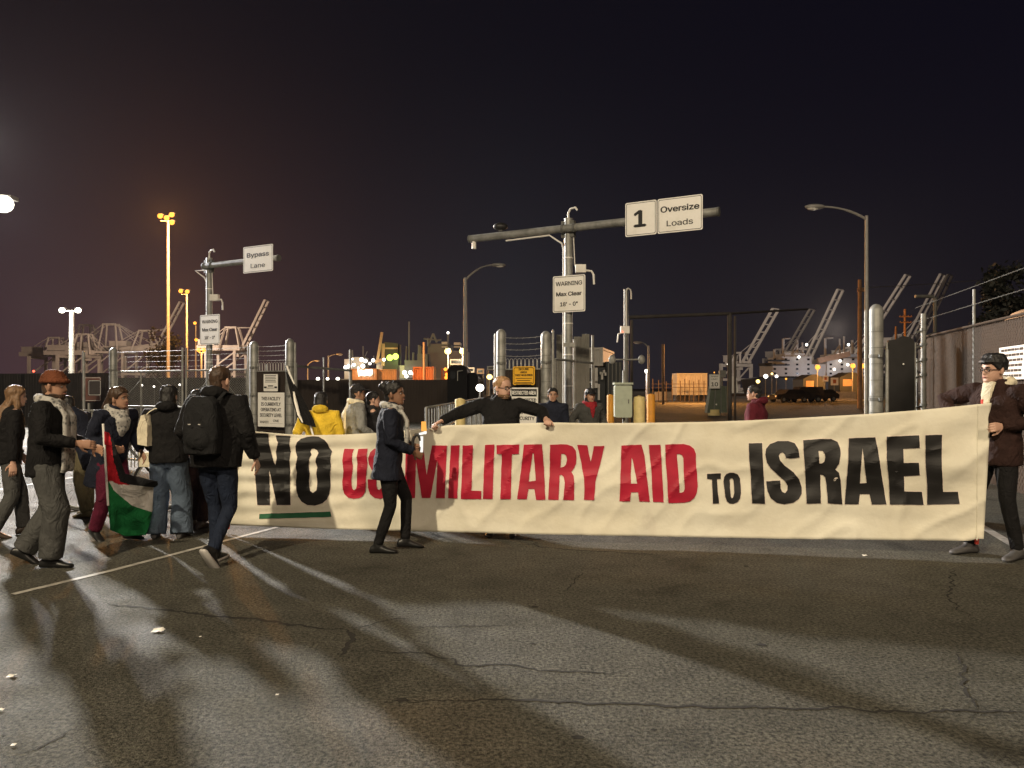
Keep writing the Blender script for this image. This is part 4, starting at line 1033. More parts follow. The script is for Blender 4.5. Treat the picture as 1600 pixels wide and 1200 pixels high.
# speed limit sign on a tapered green housing
D = 44; q = Vector((gx(1125, D), D, 0)); r = thing("crash_post", "dark green tapered post housing with a yellow foot under the speed sign", "post housing", q)
w0 = 20 * D / F; m = MB(); h = zz(603, D) - .0
m.prism([(-w0, .15), (w0 * .95, .15), (w0 * .72, h), (-w0 * .68, h)], q, (1, 0, 0), (0, 0, 1), (0, .6, 0)); m.build("housing", mat("housing_green", (.085, .105, .075), .6, .15, 3), r)
m = MB()
for x in (-.32, .05, .38): m.bar(q + Vector((x * 1.1, -.02, .2)), q + Vector((x * .8, -.02, h)), .05, .04)
m.build("ribs", MATS["galv_dark"], r)
m = MB(); m.tube([q + Vector((-.3, .2, 0)), q + Vector((-.3, .2, .34))], .34, 14); m.build("foot", MATS["bollard_pale"], r)
m = MB(); m.tube([q + Vector((.15, .3, h)), q + Vector((.15, .3, zz(580, D)))], .1, 8); m.box(q + Vector((.2, .25, zz(584, D))), (.35, .3, .4)); m.build("top_unit", MATS["galv_dark"], r)
m = MB(); m.box(q + Vector((.75, -.05, zz(601, D))), (.42, .1, .95), M=Matrix.Rotation(radians(-6), 3, 'Y')); m.build("side_panel", MATS["white_paint"], r)
m = MB(); m.sphere(q + Vector((-.22, -.04, zz(632, D))), .05, 8, 6); m.build("white_bead", MATS["sign_white"], r)
sign("speed_sign", "white SPEED LIMIT 10 sign on the green tapered housing", at(1116.5, 596, D - .3), .62, .80, (1, .06), [("SPEED", 0, .28, .10, .014, .42), ("LIMIT", 0, .13, .10, .014, .36), ("10", 0, -.16, .30, .03, .38)], **ST)
for x, y0, y1, D, lab in ((1304, 590, 602, 99, "small square orange-lit sign on a thin post beside the barrier"), (1290, 587, 596, 101, "small orange-lit sign left of the square one at right")):
    w = (y1 - y0) * D / F; c = at(x, (y0 + y1) / 2, D)
    def pst(r, c_, ax, ay, nrm):
        m = MB(); m.tube([Vector((c_.x, c_.y + .1, 0)), c_ + Vector((0, .1, 0))], .05, 6); m.build("post", MATS["galv_dark"], r)
        m = MB(); m.box(c_ + nrm * .01, (w * .4, .004, w * .5)); m.build("symbol", MATS["container_orange"], r)
    sign("road_sign", lab, c, w, w, (1, 0), None, face=MATS["sign_white"], ink=MATS["sign_ink"], border=False, radius=.05, extra=pst, group="small road signs")
# parked cars (dark) at right
mat("car_dark", (.030, .028, .028), .2, .2, 2, spec=.5)
def car(label, x, D, yaw=0.0, suv=False):
    r = thing("parked_car", label, "car", (gx(x, D), D, 0), yaw, "dark cars parked by the quay"); h = 1.75 if suv else 1.45
    body = [(-2.2, .35), (2.2, .35), (2.25, .7), (2.1, .85), (1.2, .95), (.6, h), (-1.3 if not suv else -2.0, h), (-2.0 if not suv else -2.15, 1.0), (-2.25, .8)]
    m = MB(); m.prism(body, (0, -.85, 0), (1, 0, 0), (0, 0, 1), (0, 1.7, 0)); m.build("body", MATS["car_dark"], r, local=True)
    m = MB(); m.prism([(1.05, .98), (.55, h - .08), (-1.2, h - .08), (-1.7, 1.0)], (0, -.87, 0), (1, 0, 0), (0, 0, 1), (0, 1.74, 0)); m.build("window", MATS["window_dark"], r, local=True)
    for wx in (-1.4, 1.4):
        for wy in (-.85, .85):
            m = MB(); m.tube([(wx, wy - .1, .33), (wx, wy + .1, .33)], .33, 14); w_ = m.build("wheel", MATS["black_metal"], r, local=True)
            m = MB(); m.tube([(wx, wy - .12, .33), (wx, wy + .12, .33)], .19, 10); m.build("rim", MATS["galv"], w_, local=True)
    for y in (-.6, .6):
        m = MB(); m.sphere((2.2, y, .68), (.08, .18, .1), 8, 6); m.build("headlight", MATS["sign_white"], r, local=True)
    return r
car("dark parked car nearest the white ship's bow lamps", 1232, 86, radians(200)); car("dark parked van right of the first dark car", 1254, 88, radians(185), True); car("dark parked car under the left quay lamp", 1279, 93, radians(190))
# dark sheds on the quay
for x0, x1, y0, D, lab in ((1255, 1290, 585, 108, "dark low quay shed under the left sodium lamp"), (1312, 1352, 582, 109, "dark low quay shed with a ridge behind the barrier at right")):
    c = Vector((gx((x0 + x1) / 2, D), D, 0)); r = thing("quay_shed", lab, "shed", c, 0, "dark quay sheds"); w = (x1 - x0) * D / F; h = zz(y0, D)
    m = MB(); m.box(c + Vector((0, 2, h * .4)), (w, 4, h * .8)); m.build("wall", MATS["ship_dark"], r)
    m = MB(); m.prism([(-w * .52, h * .8), (w * .52, h * .8), (w * .1, h), (-w * .1, h)], c, (1, 0, 0), (0, 0, 1), (0, 4, 0)); m.build("roof", MATS["ship_dark"], r)
    m = MB(); m.box(c + Vector((-w * .2, -.03, h * .62)), (w * .35, .05, h * .25)); m.build("door", MATS["container_tan"], r)
# utility poles at right
mat("wood_pole", (.30, .17, .09), .85, .2, 4)
def upole(label, x, yt, D, rad, arms):
    p = Vector((gx(x, D), D, 0)); r = thing("utility_pole", label, "utility pole", p, 0, "wooden utility poles at right"); m = MB(); m.tube([p, p + Vector((0, 0, zz(yt, D)))], [rad, rad * .7], 10); m.build("pole", MATS["wood_pole"], r, True)
    for ya, w in arms:
        m = MB(); q = Vector((p.x, D - .2, zz(ya, D))); m.box(q, (w, .12, .14))
        for f in (-.45, -.2, .2, .45): m.box(q + Vector((f * w, 0, .14)), (.07, .07, .16))
        m.build("crossarm", MATS["wood_pole"], r)
upole("tall reddish utility pole left of the right street lamp", 1343.5, 437, 60, .20, ((455, .55),))
upole("distant utility pole with crossarms above the black gate leaf", 1414, 483, 110, .22, ((495, 1.8), (504, 1.6)))
upole("short bare utility pole beside the crossarmed one", 1400, 510, 80, .16, ())
m = MB(); m.tube([at(1343.5, 450, 60), at(1450, 444, 70), at(1700, 425, 80)], .03, 5); o = m.build("overhead_wire", MATS["wire"]); rebase(o, at(1343.5, 450, 60)); tag(o, "faint overhead wire running right from the reddish utility pole", "wire")
r = thing("pipe_gantry", "pale bent pipe frame above the tan fence, before the pair of cranes", "pipe frame", (gx(1461, 30), 30, 0)); m = MB()
m.tube([Vector((gx(1461, 30), 30, 0)), at(1461, 466, 30), at(1455, 463, 30), at(1430, 463, 30)], .07, 8); m.tube([at(1442, 528, 30), at(1461, 520, 30)], .06, 8); m.build("pipe", MATS["galv_dark"], r, True)
# orange lit tank behind the right fence
D = 19; c = at(1652, 535, D); r = thing("storage_tank", "rounded orange-lit tank top behind the tan fence at the far right", "tank", (c.x, D, 0))
m = MB(); m.tube([Vector((c.x, D + 1.2, 0)), Vector((c.x, D + 1.2, c.z - .4)), Vector((c.x, D + 1.2, c.z)), Vector((c.x, D + 1.2, c.z + .5)), Vector((c.x, D + 1.2, c.z + .85)), Vector((c.x, D + 1.2, c.z + .95))], [.85, .85, .82, .62, .28, .02], 24); m.build("shell", MATS["container_tan"], r, True)
# trees
mat("leaf_dark", (.007, .008, .005), .7, .35, 1.5)
mat("bark", (.08, .06, .045), .9, .2, 5)
def tree(label, base, h, crown_c, crown_r, n, leaf, seed):
    rr = random.Random(seed); r = thing("tree", label, "tree", base); m = MB()
    top = Vector(crown_c) - Vector((0, 0, crown_r[2] * .3)); m.tube([Vector(base), Vector(base) + (top - Vector(base)) * .5 + Vector((.1, 0, 0)), top], [h * .035, h * .025, h * .012], 8)
    for i in range(7):
        a = rr.uniform(0, 2 * pi); s_ = Vector(base) + (top - Vector(base)) * rr.uniform(.55, .95)
        m.tube([s_, s_ + Vector((cos(a) * crown_r[0] * .4, sin(a) * crown_r[1] * .4, crown_r[2] * .3)), s_ + Vector((cos(a) * crown_r[0] * .75, sin(a) * crown_r[1] * .75, crown_r[2] * .7))], [h * .012, h * .008, h * .003], 6)
    m.build("trunk", MATS["bark"], r, True)
    m = MB(); cl = [Vector((rr.gauss(0, .45) * crown_r[0], rr.gauss(0, .45) * crown_r[1], rr.gauss(0, .45) * crown_r[2])) for _ in range(26)]
    for _ in range(n):
        q = Vector(crown_c) + rr.choice(cl) + Vector((rr.gauss(0, .17) * crown_r[0], rr.gauss(0, .17) * crown_r[1], rr.gauss(0, .17) * crown_r[2]))
        u = Vector((rr.gauss(0, 1), rr.gauss(0, 1), rr.gauss(0, 1))).normalized(); v = u.cross(Vector((rr.gauss(0, 1), rr.gauss(0, 1), rr.gauss(0, 1)))).normalized(); s_ = leaf * rr.uniform(.6, 1.4)
        m.add([q - u * s_, q + v * s_ * .45, q + u * s_, q - v * s_ * .45], [(0, 1, 2, 3)])
    m.build("crown", MATS["leaf_dark"], r, recalc=False)
tree("dark bushy tree before the crane with the raised boom at left", (gx(262, 140), 140, 0), 9, (gx(263, 140), 140, zz(552, 140)), (3.2, 3, 3.8), 2600, .28, 3)
tree("dark tree behind the tan fence, left of the orange tank", (gx(1562, 26), 26, 0), 5, (gx(1562, 26), 26, zz(478, 26)), (.7, .7, .95), 5200, .10, 5)
# small signs at left, behind the gate
sign("gate_sign", "brown-red sign half hidden behind the flag woman's head", at(143, 608, 30), .75, .95, (1, 0), None, face=mat("sign_brown", (.16, .07, .055), .6, .1, 4), ink=MATS["sign_white"], border=True)
sign("gate_sign", "dark sign with a white triangle corner behind the left gate post", at(148, 606, 29.2), .5, .6, (1, 0), None, face=mat("sign_dark", (.05, .04, .04), .6, .1, 4), ink=MATS["sign_white"], border=True)
for x, y, D, lens, lab in ((53, 580, 40, "lens_red", "tiny red lamp above the far left slatted fence"), (131, 577, 45, "lens_small", "small cold lamp glowing over the far left fence"), (222, 602, 31, "lens_small", "small lamp seen through the left gate mesh"), (241, 604, 31, "lens_small", "second small lamp seen through the left gate mesh"), (281, 601, 31, "lens_small", "small lamp beside the gate's latch posts")):
    lamp_mast(lab, x, y, D, [(0, 0)], lens, .8, 1.7, name="yard_lamp", cat="yard lamp", pole="pole_dark")
r = thing("railing", "low picket railing behind the woman with the flag", "railing", (gx(105, 16), 16, 0)); m = MB()
a, b = Vector((gx(60, 17), 17, 0)), Vector((gx(216, 14.5), 14.5, 0))
for z in (.2, 1.1): m.tube([a + Vector((0, 0, z)), b + Vector((0, 0, z))], .02, 6)
m.build("rail", MATS["galv"], r, True); m = MB()
for i in range(34): q = a + (b - a) * (i / 33); m.tube([q + Vector((0, 0, .05)), q + Vector((0, 0, 1.1 if i % 9 else 1.25))], .012 if i % 9 else .026, 6)
m.build("pickets", MATS["galv"], r)
# ================================================================== the banner
BX0, BX1, BD0, BD1 = 357.0, 1549.0, 8.20, 7.06
def interp(pts, x):
    if x <= pts[0][0]: return pts[0][1]
    for (a, b), (c, d) in zip(pts, pts[1:]):
        if x <= c: return b + (d - b) * (x - a) / (c - a)
    return pts[-1][1]
TOP = [(357, 676), (376, 674), (393, 675), (426, 678), (464, 680), (520, 679), (580, 676), (660, 669), (688, 664), (720, 664), (780, 662), (856, 660), (900, 661), (960, 661), (1010, 660.5), (1100, 659), (1170, 656.5), (1240, 653), (1352, 647), (1443, 640), (1528, 631.5), (1549, 629.5)]
BOT = [(357, 820), (400, 822), (500, 826), (585, 828), (640, 830), (800, 834), (960, 837), (1240, 842), (1400, 843.8), (1528, 845), (1537, 842), (1549, 842)]
def bdepth(px, py):
    d = BD0 + (BD1 - BD0) * (px - BX0) / (BX1 - BX0)
    X = (px - CX) / F * d; v = (py - 650) / 150.0
    # rippled sag at the left, long soft diagonal creases to the middle and right
    left = max(0.0, min(1.0, (650 - px) / 230.0)); up = 1 - max(0, min(1, (v - .05) / .95))
    w = .026 * left * (.35 + .65 * up) * sin(2 * pi * (py + 5 * sin(px * .012)) / 24.0)
    q = Vector((X * .9 - v * .5, v * 2.4 + X * .22, .3)); w += .040 * noise.noise(q)
    q = Vector((X * .35 + 4, v * 4.5 - X * .55, 7.1)); w += .030 * noise.noise(q) * (1 - .4 * left)
    q = Vector((X * 2.6 + v * 2.2, v * 1.6 - X * .6, 2.7)); r_ = 1 - abs(noise.noise(q)) * 3.2; w += -.018 * max(0, r_) ** 2
    rt = max(0.0, (px - 1380) / 160.0); w += .014 * rt * sin((px * .05 + py * .085))
    w += .05 * math.exp(-((px - 660) / 60.0) ** 2) * (1 - max(0, min(1, v))) * -.6
    return d + w
def bpt(px, py, lift=0.0):
    d = bdepth(px, py) - lift; return at(px, py, d)
def banner_material():
    m = bpy.data.materials.new("banner_cloth"); m.use_nodes = True; t = m.node_tree; p = t.nodes["Principled BSDF"]; NN = t.nodes.new; LL = t.links.new
    co = NN("ShaderNodeTexCoord")
    n = NN("ShaderNodeTexNoise"); n.inputs["Scale"].default_value = 1.3; n.inputs["Detail"].default_value = 7; n.inputs["Roughness"].default_value = .6; LL(co.outputs["Object"], n.inputs["Vector"])
    r = NN("ShaderNodeValToRGB"); e = r.color_ramp.elements; e[0].position = .32; e[0].color = (.62, .575, .46, 1); e[1].position = .66; e[1].color = (.76, .73, .62, 1); LL(n.outputs[0], r.inputs[0])
    # dried paint smears
    n2 = NN("ShaderNodeTexNoise"); n2.inputs["Scale"].default_value = 2.3; n2.inputs["Detail"].default_value = 9; n2.inputs["Distortion"].default_value = .8; LL(co.outputs["Object"], n2.inputs["Vector"])
    r2 = NN("ShaderNodeMapRange"); r2.inputs[1].default_value = .60; r2.inputs[2].default_value = .70; r2.inputs[4].default_value = .35; LL(n2.outputs[0], r2.inputs[0])
    x = NN("ShaderNodeMix"); x.data_type = 'RGBA'; x.inputs[7].default_value = (.55, .50, .42, 1); LL(r2.outputs[0], x.inputs[0]); LL(r.outputs[0], x.inputs[6]); LL(x.outputs[2], p.inputs["Base Color"])
    p.inputs["Roughness"].default_value = .85; p.inputs["Specular IOR Level"].default_value = .15
    wv = NN("ShaderNodeTexNoise"); wv.inputs["Scale"].default_value = 14; wv.inputs["Detail"].default_value = 8; LL(co.outputs["Object"], wv.inputs["Vector"])
    b = NN("ShaderNodeBump"); b.inputs["Strength"].default_value = .25; b.inputs["Distance"].default_value = .02; LL(wv.outputs[0], b.inputs["Height"]); LL(b.outputs[0], p.inputs["Normal"])
    return m
BM = banner_material()
base = Vector(((gx(357, 8.2) + gx(1549, 7.06)) / 2, 7.6, 0))
ban = thing("protest_banner", "long cream cloth banner painted NO US MILITARY AID TO ISRAEL", "banner", base)
nx, ny = 300, 44; vs = []
for i in range(nx + 1):
    for j in range(ny + 1):
        u, v = i / nx, j / ny
        px = 357 + (1549 - 357) * u; y0, y1 = interp(TOP, px), interp(BOT, px)
        xl = 376 + (357 - 376) * v; xr = 1549 + (1537 - 1549) * v
        pxx = xl + (xr - xl) * u
        vs.append(bpt(pxx, y0 + (y1 - y0) * v))
mb = MB(); mb.add(vs, [(i * (ny + 1) + j, i * (ny + 1) + j + 1, (i + 1) * (ny + 1) + j + 1, (i + 1) * (ny + 1) + j) for i in range(nx) for j in range(ny)])
cl = mb.build("cloth", BM, ban, recalc=False)
cl.data.polygons.foreach_set("use_smooth", [True] * len(cl.data.polygons))
so = cl.modifiers.new("thick", 'SOLIDIFY'); so.thickness = .0015; so.offset = -1 if False else 1
# stitched hem near the right end
m = MB(); m.tube([bpt(1528 - 1.5 * k / 20, 633 + 211 * k / 20, .004) for k in range(21)], .006, 6); m.build("hem", BM, cl, True)
def Z1(l): return [(340 + x / 5, 640 + y / 5) for x, y in l]
def Z2(l): return [(640 + x / 5, 660 + y / 5) for x, y in l]
def Z3(l): return [(920 + x / 5, 640 + y / 5) for x, y in l]
def Z4(l): return [(1160 + x * .275, 620 + y * .275) for x, y in l]
LET = {}
LET["NO"] = [
 [Z1([(283,183),(395,191),(402,270),(420,340),(440,412),(452,432),(462,380),(455,330),(470,260),(452,200),(570,207),(560,270),(572,330),(560,400),(568,480),(564,560),(570,745),(462,745),(440,640),(415,520),(403,470),(410,745),(310,745),(300,600),(290,480),(298,400),(287,300),(292,255)])],
 [Z1([(610,330),(608,285),(620,255),(650,228),(700,212),(745,209),(790,212),(835,237),(862,270),(872,295),(895,325),(882,365),(880,400),(886,440),(878,500),(882,560),(882,600),(872,660),(855,700),(820,730),(760,750),(700,745),(655,718),(630,680),(616,630),(612,560),(620,490),(610,430),(622,370)]),
  Z1([(725,325),(735,306),(752,303),(775,315),(788,338),(780,360),(770,380),(765,410),(778,450),(774,480),(770,500),(774,530),(778,570),(776,600),(772,632),(745,650),(722,635),(717,600),(715,560),(720,500),(716,470),(712,440),(715,380),(733,352)])]]
LET["US MILITARY AID"] = [
 [Z1([(990,305),(1065,308),(1052,340),(1050,400),(1056,440),(1055,480),(1045,540),(1047,600),(1055,622),(1068,630),(1082,620),(1088,590),(1088,480),(1092,420),(1085,370),(1100,308),(1172,303),(1165,360),(1170,420),(1160,520),(1156,600),(1150,645),(1133,677),(1105,692),(1060,697),(1020,687),(990,660),(978,620),(974,560),(982,480),(975,400),(982,340)])],
 [Z1([(1172,545),(1240,545),(1240,590),(1247,620),(1262,628),(1278,615),(1280,580),(1262,540),(1210,480),(1182,430),(1176,385),(1190,335),(1225,305),(1270,302),(1315,318),(1338,355),(1340,410),(1275,410),(1273,375),(1262,362),(1250,375),(1252,400),(1280,445),(1330,500),(1350,560),(1345,630),(1318,680),(1270,697),(1225,690),(1190,660),(1174,610)])],
 [[(634,696),(661,696),(666.5,742.5),(675,696),(698.2,696),(696.5,740),(695,778.4),(681.4,778.2),(682.4,745),(683.5,718),(672.6,778),(659,778),(650.2,720),(648.4,778),(632,778),(633,740)]],
 [Z2([(322,180),(390,178),(382,380),(372,595),(300,592),(310,390)])],
 [Z2([(415,180),(495,178),(490,350),(482,532),(560,535),(558,600),(400,598),(408,390)])],
 [Z2([(588,176),(662,172),(655,400),(648,598),(572,597),(580,390)])],
 [Z2([(678,177),(857,172),(853,246),(800,248),(795,420),(790,600),(708,600),(714,430),(720,250),(680,245)])],
 [Z2([(893,174),(1035,170),(1050,360),(1060,605),(988,605),(975,520),(930,520),(915,600),(840,600),(868,390)]), Z2([(962,240),(970,240),(978,350),(985,455),(930,462),(945,350)])],
 [Z2([(1097,175),(1180,171),(1230,172),(1275,188),(1298,222),(1304,270),(1300,320),(1285,355),(1265,385),(1280,415),(1286,470),(1285,608),(1200,605),(1208,530),(1212,470),(1203,425),(1185,408),(1172,415),(1168,500),(1165,605),(1082,605),(1088,480),(1095,390),(1096,280)]), Z2([(1185,245),(1205,245),(1222,258),(1230,290),(1222,328),(1205,346),(1178,352),(1182,300)])],
 [Z2([(1310,175),(1388,178),(1400,240),(1415,308),(1430,240),(1440,185),(1522,183),(1488,330),(1452,460),(1447,530),(1442,608),(1362,605),(1366,520),(1362,440),(1340,310)])],
 [Z3([(255,282),(330,276),(412,275),(435,360),(455,540),(478,720),(395,718),(385,645),(330,645),(322,718),(240,715),(246,600),(246,540),(252,400)]), Z3([(335,375),(345,400),(362,490),(378,577),(330,578),(328,500)])],
 [Z3([(470,276),(560,274),(568,400),(575,540),(585,725),(502,722),(494,600),(490,470),(474,340)])],
 [Z3([(598,275),(660,270),(740,268),(790,280),(822,306),(836,345),(838,420),(845,500),(850,600),(844,650),(825,690),(795,715),(740,728),(622,730),(616,640),(612,540),(600,400)]), Z3([(688,347),(708,346),(728,356),(738,380),(742,480),(746,560),(750,620),(742,640),(725,648),(708,650),(705,560),(696,450)])]]
LET["TO"] = [
 [Z3([(925,502),(1032,498),(1030,540),(1000,542),(1008,640),(1018,733),(970,735),(966,640),(962,545),(925,540)])],
 [Z3([(1052,560),(1058,525),(1075,503),(1100,494),(1135,494),(1165,508),(1180,535),(1187,600),(1188,650),(1182,695),(1162,722),(1130,735),(1100,732),(1078,715),(1066,680),(1062,640)]), Z3([(1100,550),(1108,538),(1120,536),(1130,550),(1134,600),(1137,650),(1130,682),(1120,695),(1110,680),(1106,640)])]]
LET["ISRAEL"] = [
 [Z3([(1250,264),(1355,260),(1360,420),(1368,560),(1378,735),(1276,733),(1265,520),(1252,380)])],
 [Z4([(325,345),(275,350),(247,345),(240,325),(228,314),(214,320),(207,335),(214,362),(240,390),(290,428),(322,470),(337,515),(337,550),(322,580),(290,600),(240,610),(195,602),(160,575),(142,535),(135,480),(215,475),(217,520),(226,540),(242,548),(256,530),(256,505),(245,482),(210,450),(160,405),(138,372),(130,330),(135,295),(158,268),(200,252),(260,250),(298,264),(318,295)])],
 [Z4([(345,247),(440,239),(505,240),(540,256),(556,290),(558,330),(550,378),(528,412),(548,432),(558,470),(563,540),(568,610),(485,605),(482,550),(478,500),(470,455),(456,442),(442,442),(444,520),(446,605),(365,607),(360,500),(355,400),(348,320)]), Z4([(432,306),(455,307),(468,325),(471,345),(466,368),(452,378),(438,378),(435,340)])],
 [Z4([(605,236),(755,230),(770,300),(794,460),(818,610),(735,612),(722,552),(668,552),(660,610),(582,610),(590,500),(600,380)]), Z4([(683,290),(694,390),(706,490),(668,492),(674,400)])],
 [Z4([(820,226),(1005,218),(1008,290),(915,295),(917,375),(1003,375),(1008,445),(918,450),(921,537),(1020,540),(1030,613),(838,612),(832,480),(820,350)])],
 [Z4([(1040,218),(1135,215),(1132,350),(1136,450),(1140,540),(1225,540),(1234,608),(1050,612),(1050,500),(1040,370)])]]
def poly_mesh(polys, grow, cell=6.0, round_=1):
    """filled letters (2D, holes allowed) cut on a grid -> verts, faces in photo pixels"""
    cu = bpy.data.curves.new("t", 'CURVE'); cu.dimensions = '2D'; cu.fill_mode = 'BOTH'
    for pl in polys:
        # hand-painted edge: tiny wobble
        pts = []
        n = len(pl)
        for i in range(n):
            a, b = Vector(pl[i]), Vector(pl[(i + 1) % n]); k = max(1, int((b - a).length / 5))
            for t in range(k):
                q = a + (b - a) * (t / k); w = noise.noise_vector(Vector((q.x * .11, q.y * .11, 1.7))) * .45
                pts.append((q.x + w.x, -(q.y + w.y)))
        s = cu.splines.new('POLY'); s.points.add(len(pts) - 1); s.use_cyclic_u = True
        for p_, q in zip(s.points, pts): p_.co = (q[0], q[1], 0, 1)
    cu.offset = grow
    ob = bpy.data.objects.new("t", cu); COL.objects.link(ob); dg = bpy.context.evaluated_depsgraph_get(); dg.update()
    me = bpy.data.meshes.new_from_object(ob.evaluated_get(dg)); bpy.data.objects.remove(ob); bpy.data.curves.remove(cu)
    bm = bmesh.new(); bm.from_mesh(me); bpy.data.meshes.remove(me)
    bmesh.ops.delete(bm, geom=[f for f in bm.faces if abs(f.normal.z) < .5], context='FACES')
    xs = [v.co.x for v in bm.verts]; ys = [v.co.y for v in bm.verts]
    for lo, hi, ax in ((min(xs), max(xs), 0), (min(ys), max(ys), 1)):
        t = math.floor(lo / cell) * cell + cell
        while t < hi:
            no = (1, 0, 0) if ax == 0 else (0, 1, 0); co = (t, 0, 0) if ax == 0 else (0, t, 0)
            bmesh.ops.bisect_plane(bm, geom=bm.verts[:] + bm.edges[:] + bm.faces[:], plane_co=co, plane_no=no); t += cell
    vs = [(v.co.x, -v.co.y) for v in bm.verts]; bm.verts.index_update(); fs = [[v.index for v in f.verts] for f in bm.faces]; bm.free()
    return vs, fs
mat("paint_black", (.012, .011, .011), .55, .35, 4)
mat("paint_red", (.40, .010, .034), .6, .16, 5)
mat("paint_green", (.018, .11, .050), .6, .2, 5)
mat("paint_halo", (.74, .64, .56), .8, .06, 5)
def painted(name, letters, m_, halo=True):
    A = MB(); B = MB()
    for polys in letters:
        v, f = poly_mesh(polys, 0.0); A.add([bpt(x, y, .0105) for x, y in v], f)
        if halo:
            v, f = poly_mesh(polys, 1.0); B.add([bpt(x, y, .0045) for x, y in v], f)
    o = A.build(name, MATS[m_], cl, recalc=False)
    if halo: B.build("paint_edge", MATS["paint_halo"], cl, recalc=False)
    return o
for wd, m_ in (("NO", "paint_black"), ("US MILITARY AID", "paint_red"), ("TO", "paint_black"), ("ISRAEL", "paint_black")):
    painted("painted_lettering", LET[wd], m_)
painted("painted_underline", [[Z1([(325,815),(600,806),(880,797),(890,838),(600,847),(325,854)])]], "paint_green")
painted("paint_drip", [[Z4([(518,480),(521,466),(532,458),(546,462),(534,467),(530,478),(524,484)])]], "paint_halo", False)
mat("tape_red", (.50, .05, .03), .5, .1, 8); mat("wood_stick", (.40, .28, .16), .7, .15, 6)
for a, b in ((bpt(377, 668, -.02), bpt(356, 826, -.02)), (bpt(1536, 624, -.09), bpt(1526, 850, -.09))):
    m = MB(); m.tube([a, b], .015, 8); pl = m.build("pole", MATS["wood_stick"], ban, True)
    m = MB(); m.tube([b + (a - b) * .0, b + (a - b) * .04], .018, 8); m.tube([a, a + (b - a) * .03], .018, 8); m.build("tape", MATS["tape_red"], pl, True)
# ================================================================== people
def clothmat(name, col, **k):
    m = mat(name, col, k.get("rough", .85), k.get("var", .18), k.get("scale", 9), k.get("bump", .35), k.get("bscale", 60), spec=.2)
    t = m.node_tree; p = t.nodes["Principled BSDF"]; NN = t.nodes.new
    if "creased" in m: return m
    m["creased"] = True                       # soft folds in the cloth, on top of the modelled ones
    co = NN("ShaderNodeTexCoord"); mp = NN("ShaderNodeMapping"); mp.inputs["Scale"].default_value = (8, 8, 5.5)
    n = NN("ShaderNodeTexNoise"); n.inputs["Scale"].default_value = 1.0; n.inputs["Detail"].default_value = 2.5; n.inputs["Distortion"].default_value = 1.6
    t.links.new(co.outputs["Object"], mp.inputs["Vector"]); t.links.new(mp.outputs[0], n.inputs["Vector"])
    ab = NN("ShaderNodeMath"); ab.operation = 'SUBTRACT'; ab.inputs[1].default_value = .5; t.links.new(n.outputs[0], ab.inputs[0])
    a2 = NN("ShaderNodeMath"); a2.operation = 'ABSOLUTE'; t.links.new(ab.outputs[0], a2.inputs[0])
    b = NN("ShaderNodeBump"); b.inputs["Strength"].default_value = .75; b.inputs["Distance"].default_value = .05; t.links.new(a2.outputs[0], b.inputs["Height"])
    old = p.inputs["Normal"].links
    if old: t.links.new(old[0].from_socket, b.inputs["Normal"])
    t.links.new(b.outputs[0], p.inputs["Normal"]); return m
mat("skin_light", (.50, .30, .22), .5, .08, 9); mat("skin_tan", (.34, .19, .125), .5, .08, 9); mat("skin_brown", (.22, .115, .07), .5, .08, 9)
mat("eye_white", (.30, .28, .27), .3, .02); mat("lip", (.34, .13, .11), .5, .05)
clothmat("black_cloth", (.0075, .007, .0075)); clothmat("navy_cloth", (.010, .012, .022)); clothmat("dark_brown_cloth", (.026, .012, .010)); clothmat("charcoal_cloth", (.022, .021, .023))
clothmat("grey_cloth", (.20, .20, .19)); clothmat("grey_trousers", (.060, .060, .058)); clothmat("jeans", (.075, .10, .14)); clothmat("jeans_navy", (.010, .015, .030)); clothmat("maroon_cloth", (.085, .008, .024)); clothmat("maroon_hoodie", (.085, .010, .018))
clothmat("yellow_cloth", (.64, .43, .035)); clothmat("cream_cloth", (.62, .56, .42)); clothmat("red_cloth", (.22, .014, .02)); clothmat("rust_knit", (.12, .038, .017), bump=.8, bscale=90); clothmat("olive_cloth", (.10, .085, .05))
clothmat("white_cloth", (.68, .65, .60)); clothmat("greyish_black", (.045, .045, .043))
mat("shoe_black", (.012, .012, .012), .4, .2); mat("shoe_white", (.42, .40, .38), .6, .1); mat("shoe_brown", (.05, .035, .025), .5, .2); mat("shoe_grey", (.06, .057, .057), .6, .1)
mat("hair_black", (.010, .009, .009), .5, .3, 40, .5, 120); mat("hair_brown", (.05, .028, .016), .5, .35, 40, .5, 120); mat("hair_blond", (.34, .20, .10), .5, .25, 40, .4, 120); mat("hair_light", (.16, .09, .045), .5, .35, 40, .5, 120)
mat("glass_frame", (.03, .012, .01), .3, .1)
def keffiyeh():
    m = bpy.data.materials.new("keffiyeh"); m.use_nodes = True; t = m.node_tree; p = t.nodes["Principled BSDF"]; NN = t.nodes.new; co = NN("ShaderNodeTexCoord")
    v = NN("ShaderNodeTexVoronoi"); v.inputs["Scale"].default_value = 30; t.links.new(co.outputs["Object"], v.inputs["Vector"])
    n = NN("ShaderNodeTexNoise"); n.inputs["Scale"].default_value = 7; t.links.new(co.outputs["Object"], n.inputs["Vector"])
    a = NN("ShaderNodeMath"); a.operation = 'MULTIPLY'; t.links.new(v.outputs["Distance"], a.inputs[0]); t.links.new(n.outputs[0], a.inputs[1])
    r = NN("ShaderNodeValToRGB"); e = r.color_ramp.elements; e[0].position = .10; e[0].color = (.12, .12, .12, 1); e[1].position = .22; e[1].color = (.38, .365, .34, 1)
    t.links.new(a.outputs[0], r.inputs[0]); t.links.new(r.outputs[0], p.inputs["Base Color"]); p.inputs["Roughness"].default_value = .9; MATS["keffiyeh"] = m
keffiyeh()

